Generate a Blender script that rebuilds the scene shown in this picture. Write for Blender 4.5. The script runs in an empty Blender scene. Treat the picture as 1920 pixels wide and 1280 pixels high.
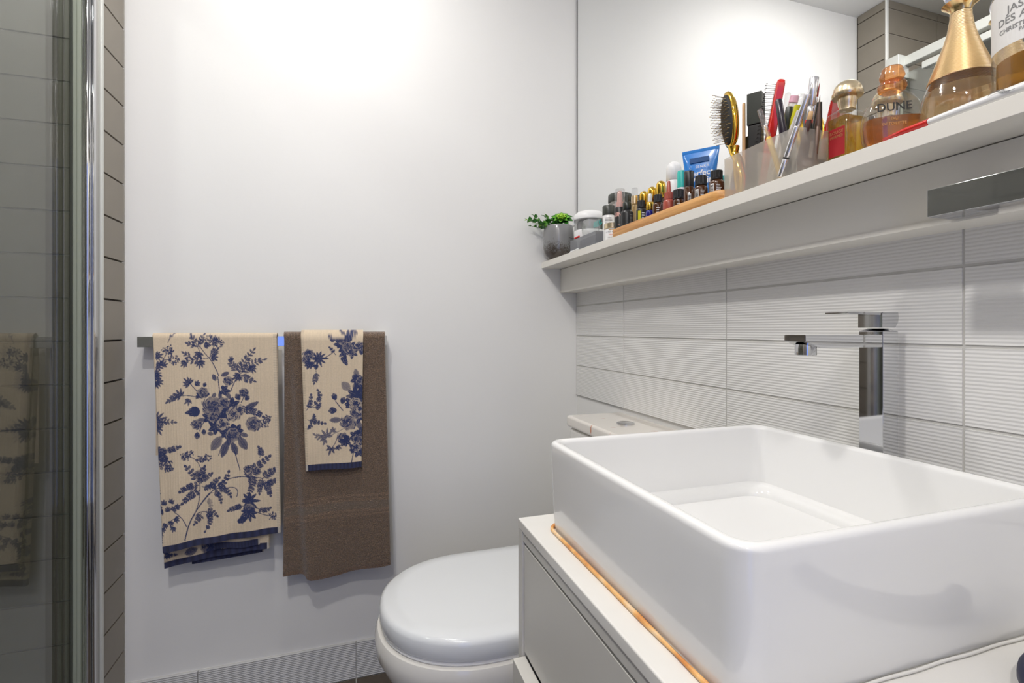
import bpy, bmesh, math, random
import numpy as np
from mathutils import Vector, Matrix
random.seed(7); rng = np.random.default_rng(7)
PI = math.pi
S = bpy.context.scene
COL = S.collection

# ------------------------------------------------------------------ camera
FPX = 927.0
cam_d = bpy.data.cameras.new('camera'); cam = bpy.data.objects.new('camera', cam_d); COL.objects.link(cam)
cam_d.sensor_width = 36.0; cam_d.lens = FPX / 1920.0 * 36.0
cam_d.shift_y = -(640 - 618) / 1920.0
cam_d.clip_start = 0.01
cam.location = (0, 0, 1.0227)
cam.rotation_euler = (PI / 2, 0, -math.atan(299 / 927.0))
S.camera = cam
# ------------------------------------------------------------------ world, exposure
S.view_settings.view_transform = 'Standard'; S.view_settings.look = 'None'
S.view_settings.gamma = 1.0; S.view_settings.use_curve_mapping = False
S.view_settings.exposure = 0.36
W = bpy.data.worlds.new('world'); S.world = W; W.use_nodes = True
W.node_tree.nodes['Background'].inputs[0].default_value = (0.24, 0.38, 1.0, 1)  # blue backdrop outside the added doorway, tints reflections and fill
W.node_tree.nodes['Background'].inputs[1].default_value = 1.2
try:
    S.cycles.max_bounces = 14; S.cycles.diffuse_bounces = 6; S.cycles.glossy_bounces = 6
    S.cycles.transmission_bounces = 12; S.cycles.transparent_max_bounces = 16
    S.cycles.sample_clamp_indirect = 4.0
    S.cycles.caustics_reflective = True; S.cycles.caustics_refractive = False
    S.cycles.use_denoising = True
except Exception:
    pass
# ------------------------------------------------------------------ downlights, plus an added fill
def downlight(x, y, power, size=0.11, color=(1.0, 0.965, 0.925)):
    l = bpy.data.lights.new('downlight', 'AREA'); l.shape = 'DISK'; l.size = size
    l.energy = power; l.color = color
    o = bpy.data.objects.new('downlight', l); COL.objects.link(o)
    o.location = (x, y, 2.318)
LIGHTS = [(-0.05, 1.05, 3.3), (-0.33, 0.22, 8.8), (-0.34, -0.62, 9.0), (-1.02, 0.75, 3.8)]
for a in LIGHTS: downlight(*a)
gl_ = bpy.data.lights.new('upper_wall_fill', 'POINT'); gl_.energy = 3.6; gl_.shadow_soft_size = 0.045; gl_.color = (1.0, 0.97, 0.93)
go_ = bpy.data.objects.new('upper_wall_fill', gl_); COL.objects.link(go_); go_.location = (-0.14, 1.02, 2.25)  # added point fill, brightens the top of the back wall

# ------------------------------------------------------------------ materials
def nod(nt, t, **k):
    n = nt.nodes.new(t)
    for a, b in k.items(): setattr(n, a, b)
    return n
def mat(name, col, rough=0.5, metal=0.0, bump=0.0, bscale=200.0, var=0.0, vscale=8.0, coat=0.0, spec=0.5,
        sheen=0.0, attr=None, bdist=0.001, rvar=0.0):
    m = bpy.data.materials.new(name); m.use_nodes = True; nt = m.node_tree
    b = nt.nodes['Principled BSDF']
    b.inputs['Base Color'].default_value = (*col, 1); b.inputs['Roughness'].default_value = rough
    b.inputs['Metallic'].default_value = metal; b.inputs['Coat Weight'].default_value = coat
    b.inputs['Specular IOR Level'].default_value = spec
    b.inputs['Coat Roughness'].default_value = 0.05
    if sheen: b.inputs['Sheen Weight'].default_value = sheen
    tc = nod(nt, 'ShaderNodeTexCoord')
    src = None
    if attr:
        at = nod(nt, 'ShaderNodeAttribute', attribute_name=attr); src = at.outputs['Color']
        nt.links.new(src, b.inputs['Base Color'])
    if var:
        n = nod(nt, 'ShaderNodeTexNoise'); n.inputs['Scale'].default_value = vscale; n.inputs['Detail'].default_value = 6
        nt.links.new(tc.outputs['Object'], n.inputs['Vector'])
        mx = nod(nt, 'ShaderNodeMix', data_type='RGBA', blend_type='MULTIPLY'); mx.inputs[0].default_value = 1.0
        r = nod(nt, 'ShaderNodeMapRange'); r.inputs[1].default_value = 0.3; r.inputs[2].default_value = 0.7
        r.inputs[3].default_value = 1 - var; r.inputs[4].default_value = 1.0
        nt.links.new(n.outputs['Fac'], r.inputs[0])
        if src: nt.links.new(src, mx.inputs[6])
        else: mx.inputs[6].default_value = (*col, 1)
        nt.links.new(r.outputs[0], mx.inputs[7])
        nt.links.new(mx.outputs[2], b.inputs['Base Color'])
    if rvar:
        n = nod(nt, 'ShaderNodeTexNoise'); n.inputs['Scale'].default_value = 40
        nt.links.new(tc.outputs['Object'], n.inputs['Vector'])
        r = nod(nt, 'ShaderNodeMapRange'); r.inputs[3].default_value = rough; r.inputs[4].default_value = rough + rvar
        nt.links.new(n.outputs['Fac'], r.inputs[0]); nt.links.new(r.outputs[0], b.inputs['Roughness'])
    if bump:
        n = nod(nt, 'ShaderNodeTexNoise'); n.inputs['Scale'].default_value = bscale; n.inputs['Detail'].default_value = 3
        nt.links.new(tc.outputs['Object'], n.inputs['Vector'])
        bp = nod(nt, 'ShaderNodeBump'); bp.inputs['Strength'].default_value = bump; bp.inputs['Distance'].default_value = bdist
        nt.links.new(n.outputs['Fac'], bp.inputs['Height']); nt.links.new(bp.outputs[0], b.inputs['Normal'])
    return m
def glass(name, col=(1, 1, 1), rough=0.0, ior=1.45):
    m = bpy.data.materials.new(name); m.use_nodes = True; nt = m.node_tree
    b = nt.nodes['Principled BSDF']
    b.inputs['Base Color'].default_value = (*col, 1); b.inputs['Roughness'].default_value = rough
    b.inputs['Transmission Weight'].default_value = 1.0; b.inputs['IOR'].default_value = ior
    return m
def clear(name, tint, refl=0.08, rough=0.02, haze=0.0, hazecol=(0.8, 0.8, 0.8)):
    """thin see-through sheet: tinted transparency + fresnel gloss + optional milky scatter"""
    m = bpy.data.materials.new(name); m.use_nodes = True; nt = m.node_tree
    nt.nodes.remove(nt.nodes['Principled BSDF']); out = nt.nodes['Material Output']
    tr = nod(nt, 'ShaderNodeBsdfTransparent'); tr.inputs[0].default_value = (*tint, 1)
    gl = nod(nt, 'ShaderNodeBsdfGlossy'); gl.inputs['Roughness'].default_value = rough
    lw = nod(nt, 'ShaderNodeLayerWeight'); lw.inputs[0].default_value = 0.5
    pw = nod(nt, 'ShaderNodeMath', operation='POWER'); pw.inputs[1].default_value = 5.0; nt.links.new(lw.outputs['Facing'], pw.inputs[0])
    s = tr.outputs[0]
    if haze:
        df = nod(nt, 'ShaderNodeBsdfDiffuse'); df.inputs[0].default_value = (*hazecol, 1)
        tl = nod(nt, 'ShaderNodeBsdfTranslucent'); tl.inputs[0].default_value = (*hazecol, 1)
        m1 = nod(nt, 'ShaderNodeMixShader'); m1.inputs[0].default_value = 0.5
        nt.links.new(df.outputs[0], m1.inputs[1]); nt.links.new(tl.outputs[0], m1.inputs[2])
        m2 = nod(nt, 'ShaderNodeMixShader'); m2.inputs[0].default_value = haze
        nt.links.new(s, m2.inputs[1]); nt.links.new(m1.outputs[0], m2.inputs[2]); s = m2.outputs[0]
    mm = nod(nt, 'ShaderNodeMath', operation='MULTIPLY_ADD'); mm.inputs[1].default_value = 0.9; mm.inputs[2].default_value = refl * 0.5
    nt.links.new(pw.outputs[0], mm.inputs[0])
    m3 = nod(nt, 'ShaderNodeMixShader'); nt.links.new(mm.outputs[0], m3.inputs[0])
    nt.links.new(s, m3.inputs[1]); nt.links.new(gl.outputs[0], m3.inputs[2])
    nt.links.new(m3.outputs[0], out.inputs[0])
    return m
def liquid(name, tint, col, hz=0.20):
    m = clear(name, tint, 0.06, 0.0, hz, col); nt = m.node_tree
    out = nt.nodes['Material Output']; src = out.inputs[0].links[0].from_socket
    rf = nod(nt, 'ShaderNodeBsdfRefraction'); rf.inputs[0].default_value = (*tint, 1); rf.inputs['IOR'].default_value = 1.22; rf.inputs['Roughness'].default_value = 0.0
    mx = nod(nt, 'ShaderNodeMixShader'); mx.inputs[0].default_value = 0.5
    nt.links.new(src, mx.inputs[1]); nt.links.new(rf.outputs[0], mx.inputs[2]); nt.links.new(mx.outputs[0], out.inputs[0]); return m
M = {}
M['paint'] = mat('wall_paint', (0.80, 0.796, 0.783), 0.55, bump=0.10, bscale=60, bdist=0.002, var=0.02, vscale=3)
M['ceil'] = mat('ceiling_paint', (0.80, 0.80, 0.79), 0.7)
M['rtile'] = mat('ribbed_white_tile', (0.74, 0.735, 0.72), 0.38, bump=0.25, bscale=90, bdist=0.0006, var=0.03, vscale=6)
M['skirt'] = mat('ribbed_grey_tile', (0.52, 0.52, 0.52), 0.45, bump=0.15, bscale=90, var=0.05)
M['grout'] = mat('pale_grout', (0.60, 0.59, 0.56), 0.9, var=0.12, vscale=30)
M['dtile'] = mat('grey_brown_tile', (0.235, 0.208, 0.170), 0.42, bump=0.1, bscale=300, bdist=0.0004, var=0.08, vscale=10)
M['dgrout'] = mat('dark_grout', (0.045, 0.04, 0.035), 0.9)
M['mgrout'] = mat('highlight_grey_grout', (0.42, 0.40, 0.36), 0.8)  # grout lightened to paint in highlights of the tile bevels
M['ftile'] = mat('brown_floor_tile', (0.10, 0.078, 0.06), 0.4, var=0.3, vscale=14, bump=0.1)
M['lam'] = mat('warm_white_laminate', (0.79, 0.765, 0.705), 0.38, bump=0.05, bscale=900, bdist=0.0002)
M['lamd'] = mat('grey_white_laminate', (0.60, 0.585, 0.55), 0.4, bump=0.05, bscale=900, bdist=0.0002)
M['counter'] = mat('cream_white_countertop', (0.78, 0.765, 0.73), 0.18, var=0.05, vscale=9)
M['ceramic'] = mat('white_glazed_ceramic', (0.82, 0.82, 0.815), 0.10, coat=0.12)
M['toiletlid'] = mat('white_toilet_plastic', (0.76, 0.78, 0.80), 0.14, coat=0.2)
M['cream'] = mat('cream_ceramic', (0.76, 0.74, 0.70), 0.12, coat=0.3)
M['chrome'] = mat('polished_chrome', (0.62, 0.625, 0.64), 0.025, metal=1.0, rvar=0.04)
M['satin'] = mat('satin_aluminium', (0.66, 0.67, 0.66), 0.32, metal=0.75)
M['alu'] = mat('pale_aluminium', (0.62, 0.63, 0.60), 0.35, metal=0.25)
M['frame'] = mat('frame_aluminium', (0.45, 0.44, 0.42), 0.18, metal=0.9)
M['whitetrim'] = mat('white_trim', (0.78, 0.78, 0.76), 0.35)
M['mirror'] = mat('mirror_silver', (0.93, 0.94, 0.935), 0.0, metal=1.0)
M['black'] = mat('black_plastic', (0.016, 0.016, 0.017), 0.35)
M['blackm'] = mat('matt_black_rubber', (0.02, 0.02, 0.02), 0.7)
M['navy'] = mat('navy_cord', (0.012, 0.014, 0.05), 0.5)
M['white'] = mat('white_plastic', (0.82, 0.82, 0.82), 0.3)
M['whitep'] = mat('white_paper', (0.80, 0.79, 0.77), 0.6)
M['gold'] = mat('polished_gold', (0.95, 0.60, 0.09), 0.10, metal=1.0)
M['palegold'] = mat('satin_pale_gold', (0.82, 0.68, 0.46), 0.25, metal=0.9)
M['golden'] = mat('brushed_gold', (0.95, 0.72, 0.36), 0.22, metal=1.0)
M['amber'] = mat('amber_bottle_glass', (0.075, 0.025, 0.008), 0.06, coat=0.5)
M['cobalt'] = mat('cobalt_bottle_glass', (0.012, 0.012, 0.20), 0.06, coat=0.5)
M['terra'] = mat('terracotta_plastic', (0.42, 0.085, 0.055), 0.3)
M['rose'] = mat('rose_pink_pump', (0.75, 0.42, 0.36), 0.3)
M['pinkl'] = mat('pale_pink', (0.85, 0.50, 0.62), 0.4)
M['teal'] = mat('teal_plastic', (0.03, 0.50, 0.44), 0.35)
M['blue'] = mat('bright_blue_tube', (0.015, 0.21, 0.66), 0.28, coat=0.3)
M['wood'] = mat('golden_bamboo', (0.70, 0.36, 0.12), 0.4, var=0.25, vscale=30)
M['woodp'] = mat('pale_wood', (0.66, 0.42, 0.20), 0.5)
M['red'] = mat('glossy_red_plastic', (0.70, 0.025, 0.02), 0.2, coat=0.4)
M['redp'] = mat('dark_red_label', (0.36, 0.008, 0.015), 0.5)
M['dgreen'] = mat('black_green_plastic', (0.025, 0.03, 0.024), 0.3)
M['olive'] = mat('dark_olive_lid', (0.05, 0.055, 0.048), 0.35)
M['brown'] = mat('dark_brown_pencil', (0.07, 0.03, 0.025), 0.4)
M['purple'] = mat('dark_plum_plastic', (0.025, 0.018, 0.03), 0.25)
M['yellow'] = mat('yellow_plastic', (0.85, 0.55, 0.08), 0.3)
M['lime'] = mat('lime_plastic', (0.65, 0.62, 0.03), 0.15, coat=0.5)
M['silver'] = mat('silver_barrel', (0.80, 0.80, 0.84), 0.16, metal=0.9)
M['leaf'] = mat('fresh_green_leaf', (0.13, 0.42, 0.03), 0.4, var=0.5, vscale=60)
M['leafd'] = mat('dark_green_leaf', (0.035, 0.20, 0.02), 0.4, var=0.4, vscale=60)
M['leafy'] = mat('lime_green_leaf', (0.45, 0.75, 0.07), 0.35, var=0.3, vscale=60)
M['stem'] = mat('green_stem', (0.08, 0.16, 0.02), 0.5)
M['aloe'] = mat('aloe_leaf', (0.05, 0.10, 0.02), 0.5, var=0.5, vscale=80)
M['smoke'] = clear('smoked_plastic', (0.74, 0.75, 0.77), 0.10, 0.08, 0.40, (0.42, 0.43, 0.45))
M['frost'] = clear('frosted_plastic', (0.95, 0.94, 0.92), 0.05, 0.25, 0.30, (0.84, 0.82, 0.77))
M['clearp'] = clear('clear_plastic', (0.95, 0.955, 0.96), 0.10, 0.03, 0.12, (0.8, 0.8, 0.8))
M['bag'] = clear('clear_bag', (0.97, 0.98, 0.98), 0.10, 0.1, 0.14, (0.85, 0.87, 0.88))
M['showerglass'] = clear('shower_glass', (0.78, 0.81, 0.79), 0.20, 0.0)
M['seal'] = clear('green_tinted_seal', (0.75, 0.80, 0.70), 0.06, 0.2, 0.85, (0.60, 0.64, 0.55))
M['pglass'] = clear('perfume_glass', (0.96, 0.955, 0.94), 0.14, 0.0, 0.05, (0.8, 0.75, 0.65))
M['oglass'] = glass('orange_glass', (1.0, 0.55, 0.30), 0.0)
M['liqy'] = liquid('yellow_perfume', (1.0, 0.78, 0.18), (1.0, 0.60, 0.03), 0.26)
M['liqo'] = liquid('orange_perfume', (1.0, 0.60, 0.14), (1.0, 0.36, 0.01), 0.28)
M['liqa'] = liquid('amber_perfume', (1.0, 0.90, 0.70), (1.0, 0.70, 0.34), 0.45)
M['bristle'] = mat('tan_bristle', (0.10, 0.055, 0.02), 0.4)
M['rlab'] = mat('taupe_label', (0.42, 0.37, 0.35), 0.5)
M['bluelab'] = mat('dark_blue_label', (0.01, 0.10, 0.34), 0.5, var=0.5, vscale=900)
M['redtipm'] = mat('dark_red_bristle', (0.30, 0.03, 0.02), 0.6)
M['brownm'] = mat('brown_metal', (0.20, 0.14, 0.11), 0.35, metal=0.5)
M['ostop'] = clear('orange_stopper', (1.0, 0.70, 0.44), 0.22, 0.02, 0.10, (1.0, 0.40, 0.12))
M['coil'] = mat('gold_coil', (0.95, 0.76, 0.48), 0.30, metal=0.85)
M['clearball'] = glass('glass_ball', (0.97, 0.97, 0.96), 0.0)
M['liqa2'] = liquid('dark_amber_perfume', (1.0, 0.74, 0.24), (1.0, 0.52, 0.06), 0.30)
M['ink'] = mat('black_print', (0.02, 0.02, 0.02), 0.6)
M['inkw'] = mat('white_print', (0.8, 0.8, 0.8), 0.6)
M['inkg'] = mat('gold_print', (0.55, 0.32, 0.12), 0.35, metal=0.4)
M['inkgrey'] = mat('grey_print', (0.22, 0.22, 0.22), 0.6)
M['tcloth'] = mat('printed_cotton', (0.7, 0.6, 0.4), 0.9, attr='print_color', bump=0.5, bscale=900, bdist=0.0006, sheen=0.2, var=0.10, vscale=300)
M['terry'] = mat('brown_terry', (0.16, 0.1, 0.06), 0.95, attr='print_color', bump=1.0, bscale=520, bdist=0.004, sheen=0.5, var=0.55, vscale=420)
# pot: glazed concrete, speckled darker at the foot
def pot_mat():
    m = mat('speckled_grey_pot', (0.22, 0.22, 0.22), 0.22, coat=0.3); nt = m.node_tree; b = nt.nodes['Principled BSDF']
    tc = nod(nt, 'ShaderNodeTexCoord'); sx = nod(nt, 'ShaderNodeSeparateXYZ'); nt.links.new(tc.outputs['Object'], sx.inputs[0])
    n = nod(nt, 'ShaderNodeTexNoise'); n.inputs['Scale'].default_value = 260; nt.links.new(tc.outputs['Object'], n.inputs[0])
    n2 = nod(nt, 'ShaderNodeTexNoise'); n2.inputs['Scale'].default_value = 30; nt.links.new(tc.outputs['Object'], n2.inputs[0])
    ad = nod(nt, 'ShaderNodeMath', operation='MULTIPLY_ADD'); ad.inputs[1].default_value = 14; nt.links.new(sx.outputs[2], ad.inputs[0]); nt.links.new(n.outputs[0], ad.inputs[2])
    ad2 = nod(nt, 'ShaderNodeMath', operation='MULTIPLY_ADD'); ad2.inputs[1].default_value = 0.7; nt.links.new(n2.outputs[0], ad2.inputs[0]); nt.links.new(ad.outputs[0], ad2.inputs[2])
    r = nod(nt, 'ShaderNodeValToRGB'); r.color_ramp.elements[0].position = 0.55; r.color_ramp.elements[0].color = (0.065, 0.05, 0.042, 1)
    r.color_ramp.elements[1].position = 0.75; r.color_ramp.elements[1].color = (0.24, 0.24, 0.245, 1)
    e = r.color_ramp.elements.new(0.64); e.color = (0.13, 0.125, 0.12, 1)
    dv = nod(nt, 'ShaderNodeMath', operation='MULTIPLY'); dv.inputs[1].default_value = 0.46; nt.links.new(ad2.outputs[0], dv.inputs[0])
    nt.links.new(dv.outputs[0], r.inputs[0]); nt.links.new(r.outputs[0], b.inputs['Base Color']); return m
M['pot'] = pot_mat()
def stain_mat():
    m = mat('stained_sealant', (0.7, 0.3, 0.1), 0.4); nt = m.node_tree; b = nt.nodes['Principled BSDF']
    tc = nod(nt, 'ShaderNodeTexCoord'); n = nod(nt, 'ShaderNodeTexNoise'); n.inputs['Scale'].default_value = 30; n.inputs['Detail'].default_value = 6
    nt.links.new(tc.outputs['Object'], n.inputs[0])
    r = nod(nt, 'ShaderNodeValToRGB'); r.color_ramp.elements[0].position = 0.36; r.color_ramp.elements[0].color = (0.62, 0.24, 0.06, 1)
    r.color_ramp.elements[1].position = 0.68; r.color_ramp.elements[1].color = (0.80, 0.68, 0.50, 1)
    e = r.color_ramp.elements.new(0.5); e.color = (0.82, 0.46, 0.16, 1)
    nt.links.new(n.outputs[0], r.inputs[0]); nt.links.new(r.outputs[0], b.inputs['Base Color']); return m
M['stain'] = stain_mat()
def cistern_mat():
    m = mat('stained_cistern_lid', (0.78, 0.75, 0.71), 0.12, coat=0.3); nt = m.node_tree; b = nt.nodes['Principled BSDF']
    tc = nod(nt, 'ShaderNodeTexCoord'); mp = nod(nt, 'ShaderNodeMapping'); mp.inputs['Scale'].default_value = (14, 40, 10); mp.inputs['Location'].default_value = (-1.0, 0.6, -7.9)
    nt.links.new(tc.outputs['Object'], mp.inputs[0])
    n = nod(nt, 'ShaderNodeTexNoise'); n.inputs['Scale'].default_value = 1.1; n.inputs['Detail'].default_value = 5; nt.links.new(mp.outputs[0], n.inputs[0])
    r = nod(nt, 'ShaderNodeValToRGB'); r.color_ramp.elements[0].position = 0.66; r.color_ramp.elements[0].color = (0.78, 0.74, 0.69, 1)
    r.color_ramp.elements[1].position = 0.72; r.color_ramp.elements[1].color = (0.55, 0.17, 0.06, 1)
    nt.links.new(n.outputs[0], r.inputs[0]); nt.links.new(r.outputs[0], b.inputs['Base Color']); return m
M['cislid'] = cistern_mat()
def bamboo():
    m = mat('bamboo_grain', (0.7, 0.36, 0.12), 0.38); nt = m.node_tree; b = nt.nodes['Principled BSDF']
    tc = nod(nt, 'ShaderNodeTexCoord'); mp = nod(nt, 'ShaderNodeMapping'); mp.inputs['Scale'].default_value = (60, 5, 160)
    nt.links.new(tc.outputs['Object'], mp.inputs[0])
    n = nod(nt, 'ShaderNodeTexNoise'); n.inputs['Scale'].default_value = 1.0; n.inputs['Detail'].default_value = 6; nt.links.new(mp.outputs[0], n.inputs[0])
    r = nod(nt, 'ShaderNodeValToRGB'); r.color_ramp.elements[0].position = 0.3; r.color_ramp.elements[0].color = (0.46, 0.19, 0.05, 1)
    r.color_ramp.elements[1].position = 0.65; r.color_ramp.elements[1].color = (0.78, 0.42, 0.14, 1)
    nt.links.new(n.outputs[0], r.inputs[0]); nt.links.new(r.outputs[0], b.inputs['Base Color']); return m
M['wood'] = bamboo()

# ------------------------------------------------------------------ helpers
def link(name, me, m=None, parent=None, smooth=False):
    o = bpy.data.objects.new(name, me); COL.objects.link(o)
    if m is not None:
        for q in (m if isinstance(m, (list, tuple)) else [m]): me.materials.append(M[q] if isinstance(q, str) else q)
    if smooth:
        for p in me.polygons: p.use_smooth = True
    if parent is not None: o.parent = parent
    return o
def tag(o, label=None, cat=None, group=None, kind=None):
    if label: o['label'] = label
    if cat: o['category'] = cat
    if group: o['group'] = group
    if kind: o['kind'] = kind
    return o
def thing(name, label, cat, loc=(0, 0, 0), rz=0.0, group=None):
    o = bpy.data.objects.new(name, None); COL.objects.link(o); o.location = loc; o.rotation_euler = (0, 0, rz)
    o.empty_display_size = 0.02
    return tag(o, label, cat, group)
def mesh(v, f):
    me = bpy.data.meshes.new('m'); me.from_pydata([tuple(p) for p in v], [], [tuple(q) for q in f]); me.update(); return me
def sharp(me, deg=35):
    for p in me.polygons: p.use_smooth = True
    try: me.set_sharp_from_angle(angle=math.radians(deg))
    except Exception: pass
    return me
def boxme(x0, x1, y0, y1, z0, z1, bev=0.0, seg=2):
    bm = bmesh.new(); bmesh.ops.create_cube(bm, size=1)
    for v in bm.verts:
        v.co = ((x0 + x1) / 2 + v.co.x * (x1 - x0), (y0 + y1) / 2 + v.co.y * (y1 - y0), (z0 + z1) / 2 + v.co.z * (z1 - z0))
    if bev: bmesh.ops.bevel(bm, geom=bm.edges[:], offset=bev, segments=seg, profile=0.5, affect='EDGES')
    me = bpy.data.meshes.new('m'); bm.to_mesh(me); bm.free()
    return sharp(me) if bev else me
def box(name, x0, x1, y0, y1, z0, z1, m, parent=None, bev=0.0, seg=2):
    o = link(name, boxme(x0, x1, y0, y1, z0, z1, bev, seg), m, parent)
    if bev: wn(o)
    return o
def wn(o):
    w = o.modifiers.new('wn', 'WEIGHTED_NORMAL'); w.keep_sharp = False; w.weight = 100
    for e in o.data.edges: e.use_edge_sharp = False
    return o
def lathe_me(prof, n=28, c=(0, 0, 0), cap0=True, cap1=True, deg=40):
    v = []; f = []
    for r, z in prof:
        for i in range(n):
            a = 2 * PI * i / n; v.append((c[0] + r * math.cos(a), c[1] + r * math.sin(a), c[2] + z))
    for k in range(len(prof) - 1):
        for i in range(n):
            j = (i + 1) % n; f.append((k * n + i, k * n + j, (k + 1) * n + j, (k + 1) * n + i))
    if cap0: f.append(tuple(range(n - 1, -1, -1)))
    if cap1: f.append(tuple((len(prof) - 1) * n + i for i in range(n)))
    return sharp(mesh(v, f), deg)
def lathe(name, prof, m, parent=None, n=28, c=(0, 0, 0), **k): return link(name, lathe_me(prof, n, c, **k), m, parent)
def tube_me(pts, r, n=10, cap=True):
    pts = [Vector(p) for p in pts]; v = []; f = []; up = Vector((0.13, 0.2, 1)).normalized()
    for i, p in enumerate(pts):
        t = (pts[min(i + 1, len(pts) - 1)] - pts[max(i - 1, 0)]).normalized()
        if abs(t.dot(up)) > 0.97: up = Vector((1, 0.2, 0.1)).normalized()
        a = t.cross(up).normalized(); b = t.cross(a)
        rr = r[i] if isinstance(r, (list, tuple)) else r
        for k in range(n): v.append(p + (a * math.cos(2 * PI * k / n) + b * math.sin(2 * PI * k / n)) * rr)
    for i in range(len(pts) - 1):
        for k in range(n):
            q = (k + 1) % n; f.append((i * n + k, i * n + q, (i + 1) * n + q, (i + 1) * n + k))
    if cap: f.append(tuple(range(n - 1, -1, -1))); f.append(tuple((len(pts) - 1) * n + k for k in range(n)))
    return sharp(mesh(v, f), 50)
def tube(name, pts, r, m, parent=None, n=10): return link(name, tube_me(pts, r, n), m, parent)
def join(mes):
    bm = bmesh.new()
    for me in mes: bm.from_mesh(me)
    o = bpy.data.meshes.new('m'); bm.to_mesh(o); bm.free(); return o
def rring(x0, x1, y0, y1, r, z, n=6):
    r = max(1e-4, min(r, (x1 - x0) / 2 - 1e-4, (y1 - y0) / 2 - 1e-4)); out = []
    for cx, cy, a0 in ((x1 - r, y1 - r, 0), (x0 + r, y1 - r, PI / 2), (x0 + r, y0 + r, PI), (x1 - r, y0 + r, 1.5 * PI)):
        for i in range(n + 1):
            a = a0 + PI / 2 * i / n; out.append((cx + r * math.cos(a), cy + r * math.sin(a), z))
    return out
def loft_me(rings, cap0=True, cap1=True, deg=40):
    n = len(rings[0]); v = [p for r in rings for p in r]; f = []
    for k in range(len(rings) - 1):
        for i in range(n):
            j = (i + 1) % n; f.append((k * n + i, k * n + j, (k + 1) * n + j, (k + 1) * n + i))
    if cap0: f.append(tuple(range(n - 1, -1, -1)))
    if cap1: f.append(tuple((len(rings) - 1) * n + i for i in range(n)))
    return sharp(mesh(v, f), deg)
def loft(name, rings, m, parent=None, **k): return link(name, loft_me(rings, **k), m, parent)
def prism_me(poly, a, b, axis='y'):
    """polygon in two axes, extruded along the third from a to b"""
    n = len(poly)
    def P(p, t): return {'y': (p[0], t, p[1]), 'x': (t, p[0], p[1]), 'z': (p[0], p[1], t)}[axis]
    v = [P(p, a) for p in poly] + [P(p, b) for p in poly]
    f = [tuple(range(n)), tuple(range(2 * n - 1, n - 1, -1))] + [(i, (i + 1) % n, n + (i + 1) % n, n + i) for i in range(n)]
    me = mesh(v, f); bm = bmesh.new(); bm.from_mesh(me); bmesh.ops.recalc_face_normals(bm, faces=bm.faces); bm.to_mesh(me); bm.free(); return me
def text_me(s, size, space=1.0, align='CENTER', squash=1.0, bold=0.0):
    c = bpy.data.curves.new('t', 'FONT'); c.body = s; c.size = size; c.align_x = align; c.align_y = 'CENTER'
    c.space_character = space; c.resolution_u = 3; c.offset = bold
    o = bpy.data.objects.new('t', c); COL.objects.link(o)
    dg = bpy.context.evaluated_depsgraph_get(); dg.update()
    me = bpy.data.meshes.new_from_object(o.evaluated_get(dg)); bpy.data.objects.remove(o); bpy.data.curves.remove(c)
    for v in me.vertices: v.co.x *= squash
    return me
def text_cyl(name, s, size, m, parent, R, az, z, c=(0, 0), **k):
    me = text_me(s, size, **k); me.materials.clear()
    for v in me.vertices:
        a = az + v.co.x / R; v.co = (c[0] + (R + 0.0003) * math.cos(a), c[1] + (R + 0.0003) * math.sin(a), z + v.co.y)
    return link(name, me, m, parent)
def text_flat(name, s, size, m, parent, origin, right, up, nrm, **k):
    me = text_me(s, size, **k); me.materials.clear()
    o, r, u, n = Vector(origin), Vector(right).normalized(), Vector(up).normalized(), Vector(nrm)
    for v in me.vertices: v.co = o + r * v.co.x + u * v.co.y + n * 0.0003
    return link(name, me, m, parent)
def patch_cyl(name, R, az, w, z0, z1, m, parent, c=(0, 0), n=10, off=0.0002):
    v = []; f = []
    for i in range(n + 1):
        a = az + (i / n - 0.5) * w / R
        for z in (z0, z1): v.append((c[0] + (R + off) * math.cos(a), c[1] + (R + off) * math.sin(a), z))
    for i in range(n): f.append((2 * i, 2 * i + 2, 2 * i + 3, 2 * i + 1))
    return link(name, mesh(v, f), m, parent)
def bars_cyl(name, R, az, w, z0, z1, nb, m, parent, vertical=False):
    """rows (or a barcode) of fine print on a round bottle"""
    mes = []
    for i in range(nb):
        if vertical:
            zz = z0 + (z1 - z0) * i / nb; h = (z1 - z0) / nb * random.uniform(0.25, 0.65); ww = w; aa = az
        else:
            zz = z0 + (z1 - z0) * i / nb; h = (z1 - z0) / nb * 0.4; ww = w * random.uniform(0.6, 1.0); aa = az - (w - ww) / 2 / R
        v = []; f = []
        for k in range(5):
            a = aa + (k / 4 - 0.5) * ww / R
            for z in (zz, zz + h): v.append(((R + 0.0004) * math.cos(a), (R + 0.0004) * math.sin(a), z))
        for k in range(4): f.append((2 * k, 2 * k + 2, 2 * k + 3, 2 * k + 1))
        mes.append(mesh(v, f))
    return link(name, join(mes), m, parent)

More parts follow.
